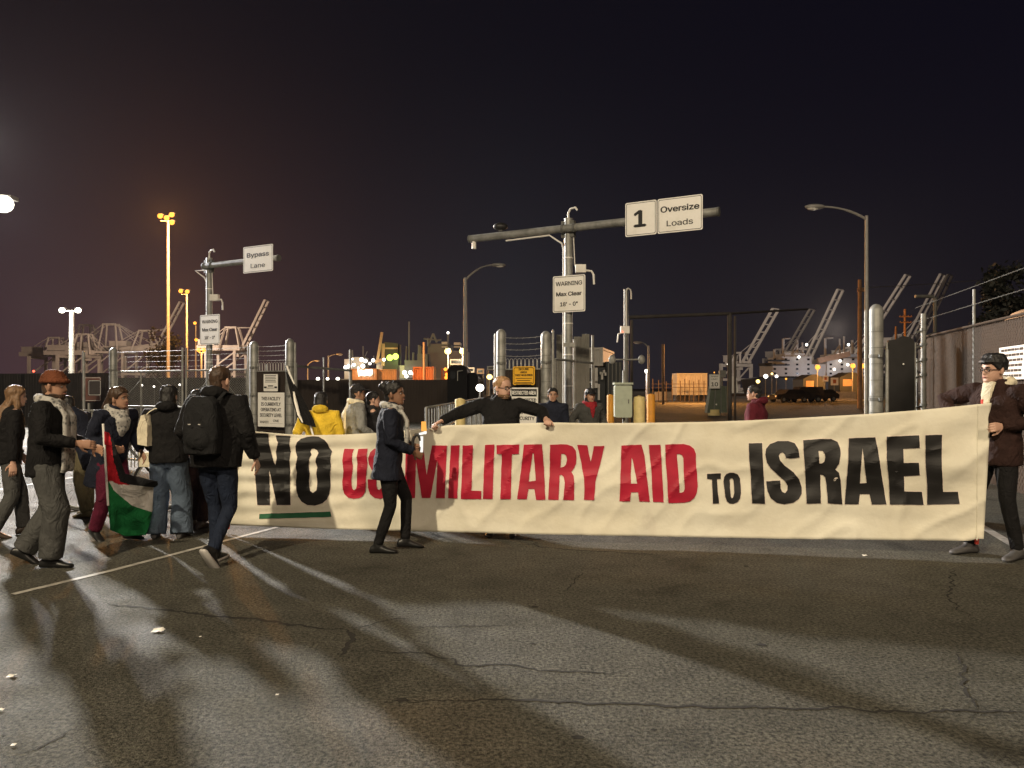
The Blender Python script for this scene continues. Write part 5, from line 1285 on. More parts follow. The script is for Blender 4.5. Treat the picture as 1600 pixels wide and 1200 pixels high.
HEADROWS = [(0.0, .062, .012, .026), (.03, .078, .0, .036), (.09, .086, -.022, .047), (.16, .083, -.045, .056), (.22, .086, -.055, .060), (.28, .087, -.064, .063), (.36, .086, -.076, .066), (.44, .083, -.086, .069),
            (.50, .081, -.092, .0715), (.57, .086, -.097, .073), (.64, .087, -.100, .0745), (.72, .084, -.102, .076), (.80, .076, -.098, .074), (.87, .062, -.086, .067), (.93, .042, -.066, .053), (.975, .018, -.040, .033), (.995, -.002, -.018, .012)]
HH = .232
def head_rings(seg=40, grow=0.0, t0=0.0, nose=True):
    rings = []
    for (t, f, b, w) in HEADROWS:
        if t < t0: continue
        z = t * HH; cy = (f + b) / 2; hd = (f - b) / 2; ring = []
        for j in range(seg):
            th = 2 * pi * j / seg; s_, c_ = sin(th), cos(th)
            ex = .86
            x = (w + grow) * math.copysign(abs(s_) ** ex, s_); y = cy + (hd + grow) * math.copysign(abs(c_) ** ex, c_)
            if nose and c_ > 0:
                dx = abs(x)
                # nose ridge
                if .30 < t < .60:
                    pk = .026 * max(0, 1 - abs(t - .37) / .075) if t < .37 else .026 * (1 - (t - .37) / .235)
                    y += max(0, pk) * math.exp(-(dx / (.013 if t > .42 else .016)) ** 2)
                y -= .010 * math.exp(-((dx - .032) / .015) ** 2) * math.exp(-((t - .49) / .05) ** 2)
                y += .005 * math.exp(-((dx - .03) / .02) ** 2) * math.exp(-((t - .585) / .035) ** 2)
                y += .006 * math.exp(-(dx / .024) ** 2) * (math.exp(-((t - .25) / .022) ** 2) + math.exp(-((t - .19) / .022) ** 2))
                y -= .004 * math.exp(-(dx / .02) ** 2) * math.exp(-((t - .14) / .025) ** 2)
            ring.append(Vector((x, y, z + (grow if t > .9 else 0))))
        rings.append(ring)
    return rings
def ik(a, b, l1, l2, pole):
    d = b - a; L_ = min(d.length, (l1 + l2) * .999); dn = d.normalized(); b = a + dn * L_
    x = (l1 * l1 - l2 * l2 + L_ * L_) / (2 * L_); h = math.sqrt(max(0, l1 * l1 - x * x)); p = Vector(pole); p = p - dn * p.dot(dn)
    if p.length < 1e-4: p = Vector((0, -1, 0))
    return a + dn * x + p.normalized() * h, b

def hand_mesh(w, d, palm_n, side, curl=.5, thumb_dir=None, s=1.0):
    """wrist w, direction d, palm normal; returns MB: palm + five fingers"""
    m = MB(); d = d.normalized(); n = palm_n - d * palm_n.dot(d); n.normalize(); u = d.cross(n) * side
    L_ = .095 * s
    rings = []
    for (t, hw, ht) in ((-.25, .026, .020), (0, .028, .019), (.3, .036, .017), (.7, .042, .015), (1.0, .040, .012)):
        c = w + d * (L_ * t); rings.append([c + u * (hw * s * cos(2 * pi * k / 12)) + n * (ht * s * sin(2 * pi * k / 12)) for k in range(12)])
    m.loft(rings)
    for i, (off, ln) in enumerate(((.031, .070), (.011, .080), (-.010, .074), (-.030, .058))):
        p = w + d * (L_ * .96) + u * (off * s); a = 0.0; pts = [p - d * .02]; q = p
        for k, seg in enumerate((.42, .33, .25)):
            a += curl * (.75, 1.0, .7)[k] * (1 + .12 * (i - 1.5) * .5); dr = (d * cos(a) + n * sin(a) + u * (off * .9)).normalized(); pts.append(q.copy()) if k == 0 else None; q = q + dr * (ln * s * seg); pts.append(q.copy())
        m.tube(pts, [.0095 * s] + [.0095 * s, .0088 * s, .0082 * s, .0072 * s], 8, cap_round=True)
    t0 = w + d * (L_ * .25) + u * (.030 * s); td = (d * .62 + u * .62 + n * .45).normalized(); t1 = t0 + td * (.042 * s); td2 = (d * .85 + u * .25 + n * (.3 + curl * .3)).normalized(); t2 = t1 + td2 * (.034 * s)
    m.tube([t0 - td * .012, t0, t1, t2], [.012 * s, .0125 * s, .0105 * s, .0085 * s], 8, cap_round=True)
    return m

def join_meshes(mes, name):
    bm = bmesh.new()
    for me in mes: bm.from_mesh(me); bpy.data.meshes.remove(me)
    out = bpy.data.meshes.new(name); bm.to_mesh(out); bm.free(); out.polygons.foreach_set("use_smooth", [True] * len(out.polygons)); return out

def person(label, px, D, h, rz, skin="skin_light", lean=0, foot_l=(-.1, 0, 0), foot_r=(.1, 0, 0), pitch=(0, 0), toe=(8, -8), hand_l=(-.27, .06, .82), hand_r=(.27, .06, .82), curl=(.45, .45), palm=(None, None), elbow=((-.5, -1, -.4), (.5, -1, -.4)),
           head=(0, 0), jacket=None, trousers=None, shoes="shoe_black", hair=None, hat=None, scarf=None, glasses=False, beard=None, group=None, twist=0, build_=1.0, hood=None, roll=0, placket=None, q=1.0):
    s = h / 1.75; R_ = random.Random(label)
    root = bpy.data.objects.new("person", None)
    HIP = Vector((0, 0, .945)); lm = Matrix.Rotation(radians(-lean), 3, 'X') @ Matrix.Rotation(radians(twist), 3, 'Z')
    T = lambda v: (HIP + lm @ (Vector(v) - HIP)) * s if False else HIP + lm @ (Vector(v) - HIP)
    bw = build_
    if isinstance(hand_l, Vector): hand_l = Matrix.Rotation(radians(-rz), 3, 'Z') @ (hand_l - Vector((gx(px, D), D, 0))) / s
    if isinstance(hand_r, Vector): hand_r = Matrix.Rotation(radians(-rz), 3, 'Z') @ (hand_r - Vector((gx(px, D), D, 0))) / s
    fl, fr = Vector(foot_l), Vector(foot_r)
    legs = []
    for sd, f, pt, te in ((-1, fl, pitch[0], toe[0]), (1, fr, pitch[1], toe[1])):
        hip = Vector((.085 * sd * bw, 0, .90)); ank = Vector((f.x, f.y, f.z + .085)); kp = Vector((.12 * sd, 1, .1)); kn, ank = ik(hip, ank, .42, .415, kp)
        fd = Matrix.Rotation(radians(te), 3, 'Z') @ (Matrix.Rotation(radians(-pt), 3, 'X') @ Vector((0, 1, 0))); legs.append((sd, hip, kn, ank, fd, pt))
    arms = []
    for sd, hnd, pole in ((-1, Vector(hand_l), elbow[0]), (1, Vector(hand_r), elbow[1])):
        sh = T((.185 * sd * bw, -.005, 1.425)); el, wr = ik(sh, hnd, .295, .262, pole); arms.append((sd, sh, el, wr))
    HM = lm @ Matrix.Rotation(radians(head[0]), 3, 'Z') @ Matrix.Rotation(radians(-head[1] + lean * .7), 3, 'X') @ Matrix.Rotation(radians(roll), 3, 'Y')
    HO = T((0, .012, 1.518)); HT = lambda v: HO + HM @ (Vector(v) - Vector((0, -.02, .03)))  # head pivots near the jaw hinge
    # ---- body: one mesh
    B = MB()
    for (sd, sh, el, wr) in arms: B.tube([sh, sh + (el - sh) * .3, el, el + (wr - el) * .35, wr], [.048, .047, .038, .039, .026], 12, cap_round=True)
    for (sd, hip, kn, ank, fd, pt) in legs: B.tube([hip + Vector((0, 0, .04)), hip + (kn - hip) * .4, kn, kn + (ank - kn) * .3, ank], [.085, .078, .052, .054, .036], 12, cap_round=True)
    def torso(rings, seg=24):
        out = []
        for (z, hw, hd, cy) in rings: out.append([T((hw * bw * math.copysign(abs(cos(2 * pi * k / seg)) ** .8, cos(2 * pi * k / seg)), cy + hd * math.copysign(abs(sin(2 * pi * k / seg)) ** .9, sin(2 * pi * k / seg)), z)) for k in range(seg)])
        return out
    B.loft(torso([(.84, .10, .07, 0), (.9, .15, .10, 0), (1.0, .155, .10, .0), (1.1, .14, .09, .0), (1.25, .155, .10, .0), (1.38, .16, .09, -.005), (1.44, .12, .07, -.01), (1.48, .06, .055, -.012)]))
    parts = [remesh(B, .014 * q, 4)]
    Hm = MB(); Hm.loft([[HT(p) for p in r] for r in head_rings()])
    nb, nt_ = T((0, -.012, 1.44)), HT((0, -.018, .06)); Hm.tube([nb, nb + (nt_ - nb) * .5, nt_], [.062, .055, .056], 16, cap_round=True)
    for sd in (-1, 1):
        rg = []
        for t in range(7): 
            a = -pi / 2 + pi * t / 6; rg.append(HT((sd * (.074 + .006 * cos(a)), -.012 - .004 * t / 6, .105 + .030 * sin(a))))
        Hm.tube(rg, [.008, .013, .016, .017, .017, .014, .009], 8, flat=1.0)
    parts.append(remesh(Hm, .0052, 3))
    for (sd, sh, el, wr), cu, pn in zip(arms, curl, palm):
        d = (wr - el).normalized(); n = Vector(pn) if pn else Vector((-sd, 0, 0)) - Vector((0, 0, .2))
        if pn and len(pn) == 3 and abs(n.normalized().dot(d)) > .8: d = (d - n.normalized() * n.normalized().dot(d) * .9).normalized()
        parts.append(remesh(hand_mesh(wr + d * .015, d, n, -sd if True else sd, cu), .0045, 2))
    me = join_meshes(parts, "person"); me.transform(Matrix.Scale(s, 4)); me.materials.append(MATS[skin])
    bpy.data.objects.remove(root)
    root = link("person", me); root.location = (gx(px, D), D, 0); root.rotation_euler = (0, 0, radians(rz)); tag(root, label, "person", group)
    def part(name, mb_or_me, m_, parent=root, vox=None, sm=4, nz=None):
        me_ = remesh(mb_or_me, vox, sm, nz) if vox else mb_or_me.mesh(name)
        me_.transform(Matrix.Scale(s, 4)); me_.materials.append(MATS[m_] if isinstance(m_, str) else m_); me_.polygons.foreach_set("use_smooth", [True] * len(me_.polygons)); o = link(name, me_, parent); o.data.name = name; return o
    # ---- eyes, lips, brows
    for sd in (-1, 1):
        m = MB(); m.sphere(HT((sd * .032, .070, .49 * HH)), (.011, .009, .008), 10, 6); e = part("eye", m, "eye_white")
        m = MB(); m.sphere(HT((sd * .032, .0775, .49 * HH)), (.0055, .003, .0055), 8, 6); part("iris", m, "hair_black", e)
        m = MB(); m.tube([HT((sd * .016, .093, .585 * HH)), HT((sd * .033, .089, .60 * HH)), HT((sd * .050, .074, .585 * HH))], [.003, .0042, .002], 6); part("eyebrow", m, (hair[1] if hair else "hair_brown"))
    m = MB(); m.tube([HT((-.022, .087, .222 * HH)), HT((-.01, .0945, .228 * HH)), HT((.01, .0945, .228 * HH)), HT((.022, .087, .222 * HH))], [.002, .005, .005, .002], 8); part("lips", m, "lip")
    # ---- trousers
    if trousers:
        tm, prof = trousers; t0, t1, t2 = {"slim": (.092, .064, .052), "straight": (.10, .082, .075), "wide": (.112, .112, .125), "baggy": (.115, .11, .10)}[prof]
        m = MB(); m.loft(torso([(.80, .10, .08, 0), (.86, .165, .118, -.005), (.93, .178, .124, -.005), (1.0, .168, .115, 0), (1.04, .155, .105, 0)]))
        for (sd, hip, kn, ank, fd, pt) in legs:
            end = ank + (kn - ank).normalized() * (.00 if prof != "wide" else -.035); m.tube([hip + Vector((0, 0, .03)), hip + (kn - hip) * .45, kn, kn + (ank - kn) * .5, end], [t0, t0 * .97, t1, (t1 + t2) / 2, t2], 16)
        part("trousers", m, tm, vox=.0125 * q, sm=5, nz=(.009 if prof in ("wide", "baggy") else .006, (9, 9, 5)))
    # ---- shoes
    sm_, ss = (shoes if isinstance(shoes, tuple) else (shoes, None))
    for (sd, hip, kn, ank, fd, pt) in legs:
        up = fd.cross(Vector((0, 0, 1)).cross(fd)).normalized() if abs(fd.z) < .98 else Vector((0, 0, 1)); sdv = fd.cross(up).normalized(); so_ = ank - up * .085
        m = MB(); rg = []
        for (t, w_, hh) in ((-.085, .022, .05), (-.075, .034, .075), (-.03, .040, .10), (.03, .041, .095), (.09, .045, .065), (.14, .047, .050), (.18, .040, .040), (.20, .018, .028)):
            c = so_ + fd * t; rg.append([c + sdv * (w_ * cos(2 * pi * k / 14)) + up * (hh * .5 + hh * .5 * sin(2 * pi * k / 14)) for k in range(14)])
        m.loft(rg); m.tube([so_ + up * .05, ank + up * .05], [.048, .045], 12)
        sh_ = part("shoe", m, sm_, vox=.008, sm=3)
        if ss:
            m = MB(); rg = []
            for (t, w_) in ((-.09, .025), (-.075, .038), (.03, .045), (.13, .051), (.19, .042), (.208, .02)):
                c = so_ + fd * t; rg.append([c + sdv * w_ + up * .022, c - sdv * w_ + up * .022, c - sdv * w_ - up * .0, c + sdv * w_ - up * .0])
            m.loft(rg); part("sole", m, ss, sh_)
    # ---- jacket / coat
    jo = None
    if jacket:
        jm, zb, puff = jacket[0], jacket[1], jacket[2]; flare = jacket[3] if len(jacket) > 3 else 0
        rings = [(zb, (.185 + flare) * puff, (.135 + flare * .8) * puff, -.005)]
        if zb < .80: rings.append(((zb + .9) / 2, (.19 + flare * .5) * puff, (.138 + flare * .4) * puff, -.005))
        rings += [(.93, .186 * puff, .137 * puff, -.003), (1.08, .180 * puff, .130 * puff, 0), (1.22, .190 * puff, .136 * puff, 0), (1.34, .198 * puff, .132 * puff, -.005), (1.41, .185, .115, -.01), (1.455, .135, .094, -.014), (1.49, .088, .080, -.016), (1.525, .074, .076, -.016)]
        m = MB(); m.loft(torso(rings, 28))
        for (sd, sh, el, wr) in arms:
            e2 = wr + (wr - el).normalized() * -.005
            m.tube([sh + Vector((-.05 * sd, 0, -.02)), sh, sh + (el - sh) * .5, el, el + (wr - el) * .5, e2], [.075 * puff, .080 * puff, .071 * puff, .063 * puff, .055 * puff, .046 * puff], 16, cap_round=False)
        jo = part("jacket" if zb > .72 else "coat", m, jm, vox=.0125 * q, sm=6, nz=(.011, (7, 7, 9)))
    if placket:
        m = MB(); m.tube([T((0, .085, 1.50)), T((0, .118, 1.42)), T((0, .136, 1.33)), T((0, .140, 1.22))], [.060, .056, .044, .02], 14, flat=.30, up=(0, 1, 0)); part("hoodie_front", m, placket, vox=.009, sm=3, nz=(.004, (14, 14, 14)))
    if hood:
        m = MB()
        if hood[0] == "up":
            rg = [[HT(p) for p in r] for r in head_rings(28, .030, .12, False)]; m.loft(rg); m.tube([T((0, -.05, 1.43)), HT((0, -.035, .06))], [.10, .105], 16); part("hood", m, hood[1], vox=.012, sm=5, nz=(.006, (12, 12, 12)))
        else:
            pts = [T((.085 * sin(a), -.035 + -.075 * cos(a) - .01, 1.475 + (.02 if cos(a) > 0 else -.005))) for a in [radians(k) for k in range(-150, 151, 25)]]; m.tube(pts, [.022] + [.034] * 3 + [.050, .058, .062, .058, .050] + [.034] * 3 + [.022], 12, cap_round=True); part("hood", m, hood[1], vox=.010, sm=3, nz=(.006, (12, 12, 12)))
    # ---- hair
    if hair:
        st, hm = hair[0], hair[1]; m = MB(); g_ = .010 if st in ("short", "fade") else .016
        rr = head_rings(36, g_, .5, False); rg = []
        for i, r in enumerate(rr):
            tt = [q for q in HEADROWS if q[0] >= .5][i][0]; ring = []
            for p in r:
                hl = .80 if st != 'fade' else .93; fy = max(0, min(1, (p.y - (.015 + (tt - .5) * (.26 if st != 'fade' else .13))) / .035)) if tt < hl else 0
                q = p.copy(); q.y -= fy * (q.y - .0) * .55; q.x *= 1 - .18 * fy; ring.append(HT(q))
            rg.append(ring)
        m.loft(rg)
        if st in ("short", "bob", "long", "bun"): m.tube([HT((0, -.055, .155)), HT((0, -.052, .06))], [.062, .050], 14, cap_round=True)
        if st == "bob": m.tube([HT((0, -.03, .17)), HT((0, -.045, .06)), HT((0, -.055, -.03))], [.085, .088, .075], 16)
        if st == "long":
            m.tube([HT((0, -.03, .17)), HT((0, -.055, .05)), T((0, -.10, 1.42)), T((.02, -.13, 1.27)), T((.03, -.135, 1.16))], [.086, .088, .085, .07, .03], 16, flat=.65, up=(0, 1, 0))
            for sd in (-1, 1): m.tube([HT((sd * .07, -.01, .14)), HT((sd * .088, .0, .04)), T((sd * .10, .02, 1.40)), T((sd * .10, .06, 1.30))], [.028, .034, .034, .012], 10)
        if st == "quiff":
            rr2 = head_rings(30, .020, .70, False); m.loft([[HT(p + Vector((0, .010 * (p.y > .02), .010))) for p in r] for r in rr2]); m.tube([HT((-.055, .070, .185)), HT((0, .098, .188)), HT((.055, .070, .185))], [.018, .024, .018], 10, cap_round=True)
        if st == "bun": m.sphere(HT((0, -.105, .20)), (.055, .055, .052), 14, 10); m.tube([HT((0, -.05, .21)), HT((0, -.1, .2))], [.05, .045], 12)
        if st == "flow":
            m.tube([HT((0, -.03, .16)), HT((-.05, -.12, .08)), HT((-.10, -.22, .0)), HT((-.16, -.30, -.05))], [.085, .075, .06, .02], 14)
        if st == "wild":
            for k in range(16): a = R_.uniform(0, 2 * pi); b = R_.uniform(.1, 1.3); m.sphere(HT((.075 * cos(a) * cos(b), -.02 + .085 * sin(a) * cos(b), .15 + .085 * sin(b))), .035, 8, 6)
        part("hair", m, hm, vox=.0075, sm=2, nz=(.0075, (42, 42, 14)))
    if beard:
        m = MB()
        for t, w_, f_ in ((.02, .034, .080), (.10, .050, .088), (.17, .058, .085)):
            m.tube([HT((w_ * sin(a) * 1.03, -.02 + (f_ + .02) * cos(a) * 1.0, t * HH)) for a in [radians(k) for k in range(-88, 89, 16)]], .010, 8)
        m.tube([HT((-.03, .080, .27 * HH)), HT((0, .096, .285 * HH)), HT((.03, .080, .27 * HH))], [.004, .006, .004], 8); part("beard", m, beard, vox=.006, sm=3, nz=(.003, (50, 50, 50)))
    if hat:
        kind, hm = hat[0], hat[1]; m = MB()
        if kind == "beanie":
            rr = head_rings(30, .017, .60, False); m.loft([[HT(p + Vector((0, -.004, .012))) for p in r] for r in rr]); m.tube([HT((.092 * sin(a), -.008 + .108 * cos(a), .155 + .008 * cos(a))) for a in [2 * pi * k / 24 for k in range(25)]], .020, 10); part("beanie", m, hm, vox=.008, sm=3, nz=(.003, (40, 40, 40)))
        else:
            rr = head_rings(30, .014, .62, False); m.loft([[HT(p) for p in r] for r in rr])
            fr_ = .032 if kind == "flat_cap" else .085; rg = []
            for k in range(7):
                a = radians(-62 + 124 * k / 6); c = HT((.075 * sin(a), .02 + .070 * cos(a), .160)); e = HT((.075 * sin(a) * 1.05, .02 + .07 * cos(a) + fr_ * cos(a) ** 1.3, .150)); m.tube([c, (c + e) / 2, e], .010, 8)
            part("cap", m, hm, vox=.008, sm=4, nz=(.003, (20, 20, 20)))
    if scarf:
        m = MB(); n = 15
        ring = [T((.098 * sin(2 * pi * k / n), -.004 + .088 * cos(2 * pi * k / n), 1.475 - .018 * cos(2 * pi * k / n))) for k in range(n + 1)]; m.tube(ring, .036, 12)
        ring = [T((.108 * sin(2 * pi * k / n), .004 + .098 * cos(2 * pi * k / n), 1.445 - .035 * cos(2 * pi * k / n))) for k in range(n + 1)]; m.tube(ring, .030, 12)
        st = scarf[0]
        if st in ("tail", "tails"):
            for sd in ((1, -1) if st == "tails" else (1,)):
                zt = scarf[2] if len(scarf) > 2 else 1.0
                m.tube([T((.075 * sd, .10, 1.44)), T((.085 * sd, .165, 1.34)), T((.08 * sd, .175, 1.2)), T((.07 * sd, .172, zt + .04)), T((.07 * sd, .165, zt))], [.045, .058, .064, .066, .06], 14, flat=.38, up=(0, 1, 0))
        if st == "bib":
            m.tube([T((0, .085, 1.46)), T((0, .135, 1.38)), T((0, .152, 1.27)), T((0, .15, 1.20))], [.07, .09, .07, .02], 14, flat=.4, up=(0, 1, 0))
        if st == "back":
            m.tube([T((-.03, -.09, 1.46)), T((-.05, -.15, 1.3)), T((-.06, -.155, 1.05)), T((-.06, -.15, .92))], [.06, .085, .085, .08], 14, flat=.35, up=(0, 1, 0))
        part("scarf", m, scarf[1], vox=.0095, sm=3, nz=(.008, (16, 16, 10)))
    if glasses:
        m = MB()
        for sd in (-1, 1):
            m.tube([HT((sd * .033 + .023 * cos(a), .094 - .012 * abs(cos(a)) * (1 if cos(a) * sd > 0 else 0), .49 * HH + .018 * sin(a))) for a in [2 * pi * k / 16 for k in range(17)]], .0034, 6)
            m.tube([HT((sd * .055, .085, .50 * HH)), HT((sd * .078, .03, .51 * HH)), HT((sd * .078, -.02, .49 * HH))], .0028, 6)
        m.tube([HT((-.011, .101, .50 * HH)), HT((.011, .101, .50 * HH))], .003, 6); part("glasses", m, "glass_frame")
    def W_(v): return root.location + Matrix.Rotation(radians(rz), 3, 'Z') @ (Vector(v) * s)
    return root, T, HT, arms, W_

# ---------------- left group
wf = lambda z: z
person("woman at the left edge, dark jacket and grey jeans, long light brown hair", 14, 8.05, 1.60, -48, hair=("long", "hair_light"), jacket=("black_cloth", .84, 1.0), trousers=("grey_trousers", "straight"), shoes="shoe_brown",
       foot_l=(-.09, .16, .0), foot_r=(.09, -.16, .02), pitch=(0, 14), hand_l=(-.22, .16, .92), hand_r=(.24, .0, .84), lean=4)
person("man walking in a rust orange beanie, black jacket, grey baggy trousers", 73, 6.72, 1.72, -78, skin="skin_tan", hat=("beanie", "rust_knit"), hair=("short", "hair_brown"), beard="hair_brown", jacket=("black_cloth", .80, 1.06), trousers=("grey_trousers", "baggy"), shoes="shoe_black",
       scarf=("tails", "keffiyeh", .84), foot_l=(-.10, -.22, .05), foot_r=(.10, .06, 0), pitch=(30, 0), hand_l=(-.18, .30, 1.05), hand_r=(.19, .30, 1.10), lean=3, curl=(.5, .5), head=(-6, 4))
person("woman with a headband and keffiyeh bib, navy coat, maroon trousers, gripping the flag pole", 172, 7.9, 1.60, -118, skin="skin_tan", hair=("flow", "hair_brown"), jacket=("navy_cloth", .60, 1.03, .05), trousers=("maroon_cloth", "straight"), shoes="shoe_black",
       scarf=("bib", "keffiyeh"), foot_l=(-.10, .20, .0), foot_r=(.10, -.12, .03), pitch=(0, 18), hand_l=(-.30, .12, .98), hand_r=(.16, .26, 1.06), curl=(.4, 1.1), lean=13, head=(22, -4), palm=(None, (-1, .3, 0)))
person("person in a dark coat and olive boots bent over the bicycle, behind the flag woman", 140, 9.3, 1.58, 75, hair=("short", "hair_black"), skin="skin_tan", q=1.4, jacket=("navy_cloth", .66, 1.05, .04), trousers=("olive_cloth", "straight"), shoes="olive_cloth",
       foot_l=(-.10, -.05, 0), foot_r=(.10, .12, 0), hand_l=(-.18, .46, .92), hand_r=(.2, .42, .90), lean=34, curl=(.9, .9), head=(0, 8))
person("person seen from behind, black hair, black jacket and wide blue jeans", 263, 7.95, 1.60, 8, hair=("bob", "hair_black"), skin="skin_tan", jacket=("black_cloth", .86, 1.10), trousers=("jeans", "wide"), shoes="shoe_grey",
       foot_l=(-.15, .02, 0), foot_r=(.14, .0, 0), hand_l=(-.24, .22, 1.0), hand_r=(.20, .22, 1.0), head=(-12, 0), hood=("down", "black_cloth"), build_=1.02)
person("short dark-haired person mostly hidden between the jeans wearer and the backpack man", 308, 8.55, 1.56, -12, hair=("short", "hair_black"), skin="skin_tan", q=1.4, jacket=("charcoal_cloth", .82, 1.0), trousers=("dark_brown_cloth", "straight"), shoes="shoe_brown", hand_r=at(371, 700, 8.24), hand_l=(-.2, .2, .9), foot_l=(-.1, .05, 0), foot_r=(.1, -.05, 0))
pb, Tb, HTb, ab, Wb = person("tall man walking away in a black jacket and navy trousers, wearing the backpack", 338, 6.85, 1.77, -8, skin="skin_light", hair=("short", "hair_brown"), jacket=("black_cloth", .84, 1.16), trousers=("jeans_navy", "slim"), shoes=("shoe_black", "shoe_white"),
       foot_l=(-.03, .04, 0), foot_r=(.085, -.22, .07), pitch=(0, 52), toe=(4, -14), hand_l=(-.28, .16, .98), hand_r=(.31, .10, .92), lean=3, head=(-6, 0), hood=("down", "black_cloth"), build_=1.06)
# ---------------- the walker in front of the banner
pw, Tw, HTw, aw, Ww = person("woman striding past the banner in a navy coat, hair in a bun, white scarf", 607, 7.32, 1.635, -84, skin="skin_brown", hair=("bun", "hair_black"), jacket=("navy_cloth", .735, 1.02, .03), trousers=("black_cloth", "slim"), shoes="shoe_black",
       scarf=("tail", "keffiyeh", 1.06), foot_l=(-.09, .17, .02), foot_r=(.09, -.10, 0), pitch=(6, 0), hand_r=at(645, 706, 7.24), hand_l=at(641, 696, 7.34), curl=(1.0, 1.25), lean=4, head=(-14, -6), palm=(None, (-1, .1, 0)))
# ---------------- behind the banner
person("woman in a bright yellow hoodie seen from behind, black bob", 501, 9.55, 1.52, 6, hair=("bob", "hair_black"), skin="skin_tan", q=1.4, jacket=("yellow_cloth", .86, 1.12), trousers=("black_cloth", "straight"), hood=("down", "yellow_cloth"), hand_l=(-.32, .05, .95), hand_r=(.3, .1, .9), build_=1.05)
person("man in a dark cap with a white scarf over a grey sweatshirt, behind the banner", 556, 10.0, 1.63, -62, skin="skin_tan", hat=("cap", "charcoal_cloth"), hair=("short", "hair_black"), q=1.4, jacket=("grey_cloth", .84, 1.08), scarf=("back", "cream_cloth"), trousers=("jeans_navy", "straight"), hand_l=(-.2, .25, 1.0), hand_r=(.22, .2, 1.0), glasses=True)
person("person in dark clothes with a hand raised to the face, behind the walking woman", 580, 10.2, 1.53, -70, skin="skin_light", hair=("short", "hair_black"), q=1.4, jacket=("charcoal_cloth", .84, 1.0), trousers=("black_cloth", "straight"), hand_r=(.08, .16, 1.42), hand_l=(-.2, .1, .9), curl=(.4, .7), hood=("down", "charcoal_cloth"))
person("bearded man with black glasses and short blond hair, arms spread holding the banner", 783, 8.12, 1.70, 178, skin="skin_light", hair=("fade", "hair_blond"), beard="hair_light", jacket=("black_cloth", .82, 1.08), trousers=("black_cloth", "straight"), glasses=True,
       hand_r=bpt(690, 661, -.03) + Vector((0, 0, .02)), hand_l=bpt(853, 657.5, -.03) + Vector((0, 0, .02)), curl=(1.25, 1.25), palm=((0, .35, -1), (0, .35, -1)), head=(52, 2), elbow=((-.2, -1, .15), (.2, -1, .15)), hood=("down", "black_cloth"))
person("dark-haired man in a navy jacket facing forward, left of the person in the red scarf", 864, 12.0, 1.58, 172, skin="skin_tan", hair=("short", "hair_black"), q=1.4, jacket=("navy_cloth", .84, 1.05), trousers=("black_cloth", "straight"), head=(6, 0))
person("person in a dark cap with a red scarf and dark grey jacket behind the banner", 921, 12.0, 1.57, 200, skin="skin_tan", hat=("cap", "black_cloth"), hair=("bob", "hair_black"), q=1.4, jacket=("greyish_black", .84, 1.04), trousers=("black_cloth", "straight"), placket="red_cloth", scarf=("back", "red_cloth"), hand_l=(-.26, .2, 1.0), hand_r=(.3, .14, 1.0))
person("man in a maroon hoodie turned away to the left, behind the banner at right", 1181, 10.6, 1.62, 58, skin="skin_light", hair=("short", "hair_black"), q=1.4, jacket=("maroon_hoodie", .84, 1.14), trousers=("black_cloth", "straight"), glasses=True, hood=("down", "maroon_hoodie"), build_=1.05)
pr, Tr, HTr, ar, Wr = person("tall man in a dark brown jacket and cream hoodie gripping the banner's right end", 1557, 7.16, 1.88, 112, skin="skin_light", hair=("quiff", "hair_black"), jacket=("dark_brown_cloth", .78, 1.10), trousers=("black_cloth", "slim"), shoes="shoe_grey", glasses=True,
       placket="cream_cloth", hood=("down", "cream_cloth"), hand_l=at(1566, 666, 6.98), hand_r=at(1490, 650, 7.35), curl=(1.2, .8), palm=((.9, .3, -.2), (0, .6, -.8)), head=(-14, 0), foot_l=(-.20, .02, 0), foot_r=(.13, .16, 0), elbow=((-1, -.6, -.5), (.9, -.2, .25)))

# ---------------- carried things
# backpack
m = MB(); c = Tb((0, -.235, 1.20)) * (1.77 / 1.75); r3 = Matrix.Rotation(radians(-8), 3, 'Z'); o3 = Vector((gx(338, 6.85), 6.85, 0))
rg = []
for (z, w_, d_) in ((-.25, .12, .05), (-.235, .15, .08), (-.1, .165, .10), (.08, .16, .095), (.2, .135, .08), (.255, .09, .05)):
    rg.append([c + Vector((w_ * math.copysign(abs(cos(2 * pi * k / 24)) ** .6, cos(2 * pi * k / 24)), d_ * math.copysign(abs(sin(2 * pi * k / 24)) ** .6, sin(2 * pi * k / 24)), z)) for k in range(24)])
m.loft(rg); m.sphere(c + Vector((0, -.085, -.1)), (.12, .05, .1), 16, 10)
bp = link("backpack", remesh(m, .01, 4, (.005, (10, 10, 10)))); bp.data.materials.append(clothmat("pack_cloth", (.011, .011, .012))); bp.location = o3; bp.rotation_euler = (0, 0, radians(-8)); tag(bp, "black backpack on the back of the tall walking man", "backpack")
m = MB()
for sx in (-.045, .045): m.box(c + Vector((sx, -.135, .02)), (.022, .006, .008))
q = link("reflective_tab", m.mesh("tab"), bp); q.data.materials.append(MATS["shoe_white"])
for sx in (-1, 1):
    m = MB(); m.tube([c + Vector((sx * .10, .07, .22)), c + Vector((sx * .125, .14, .29)), c + Vector((sx * .135, .25, .27))], .022, 8, flat=.4)
    q = link("strap", m.mesh("strap"), bp); q.data.materials.append(MATS["pack_cloth"])
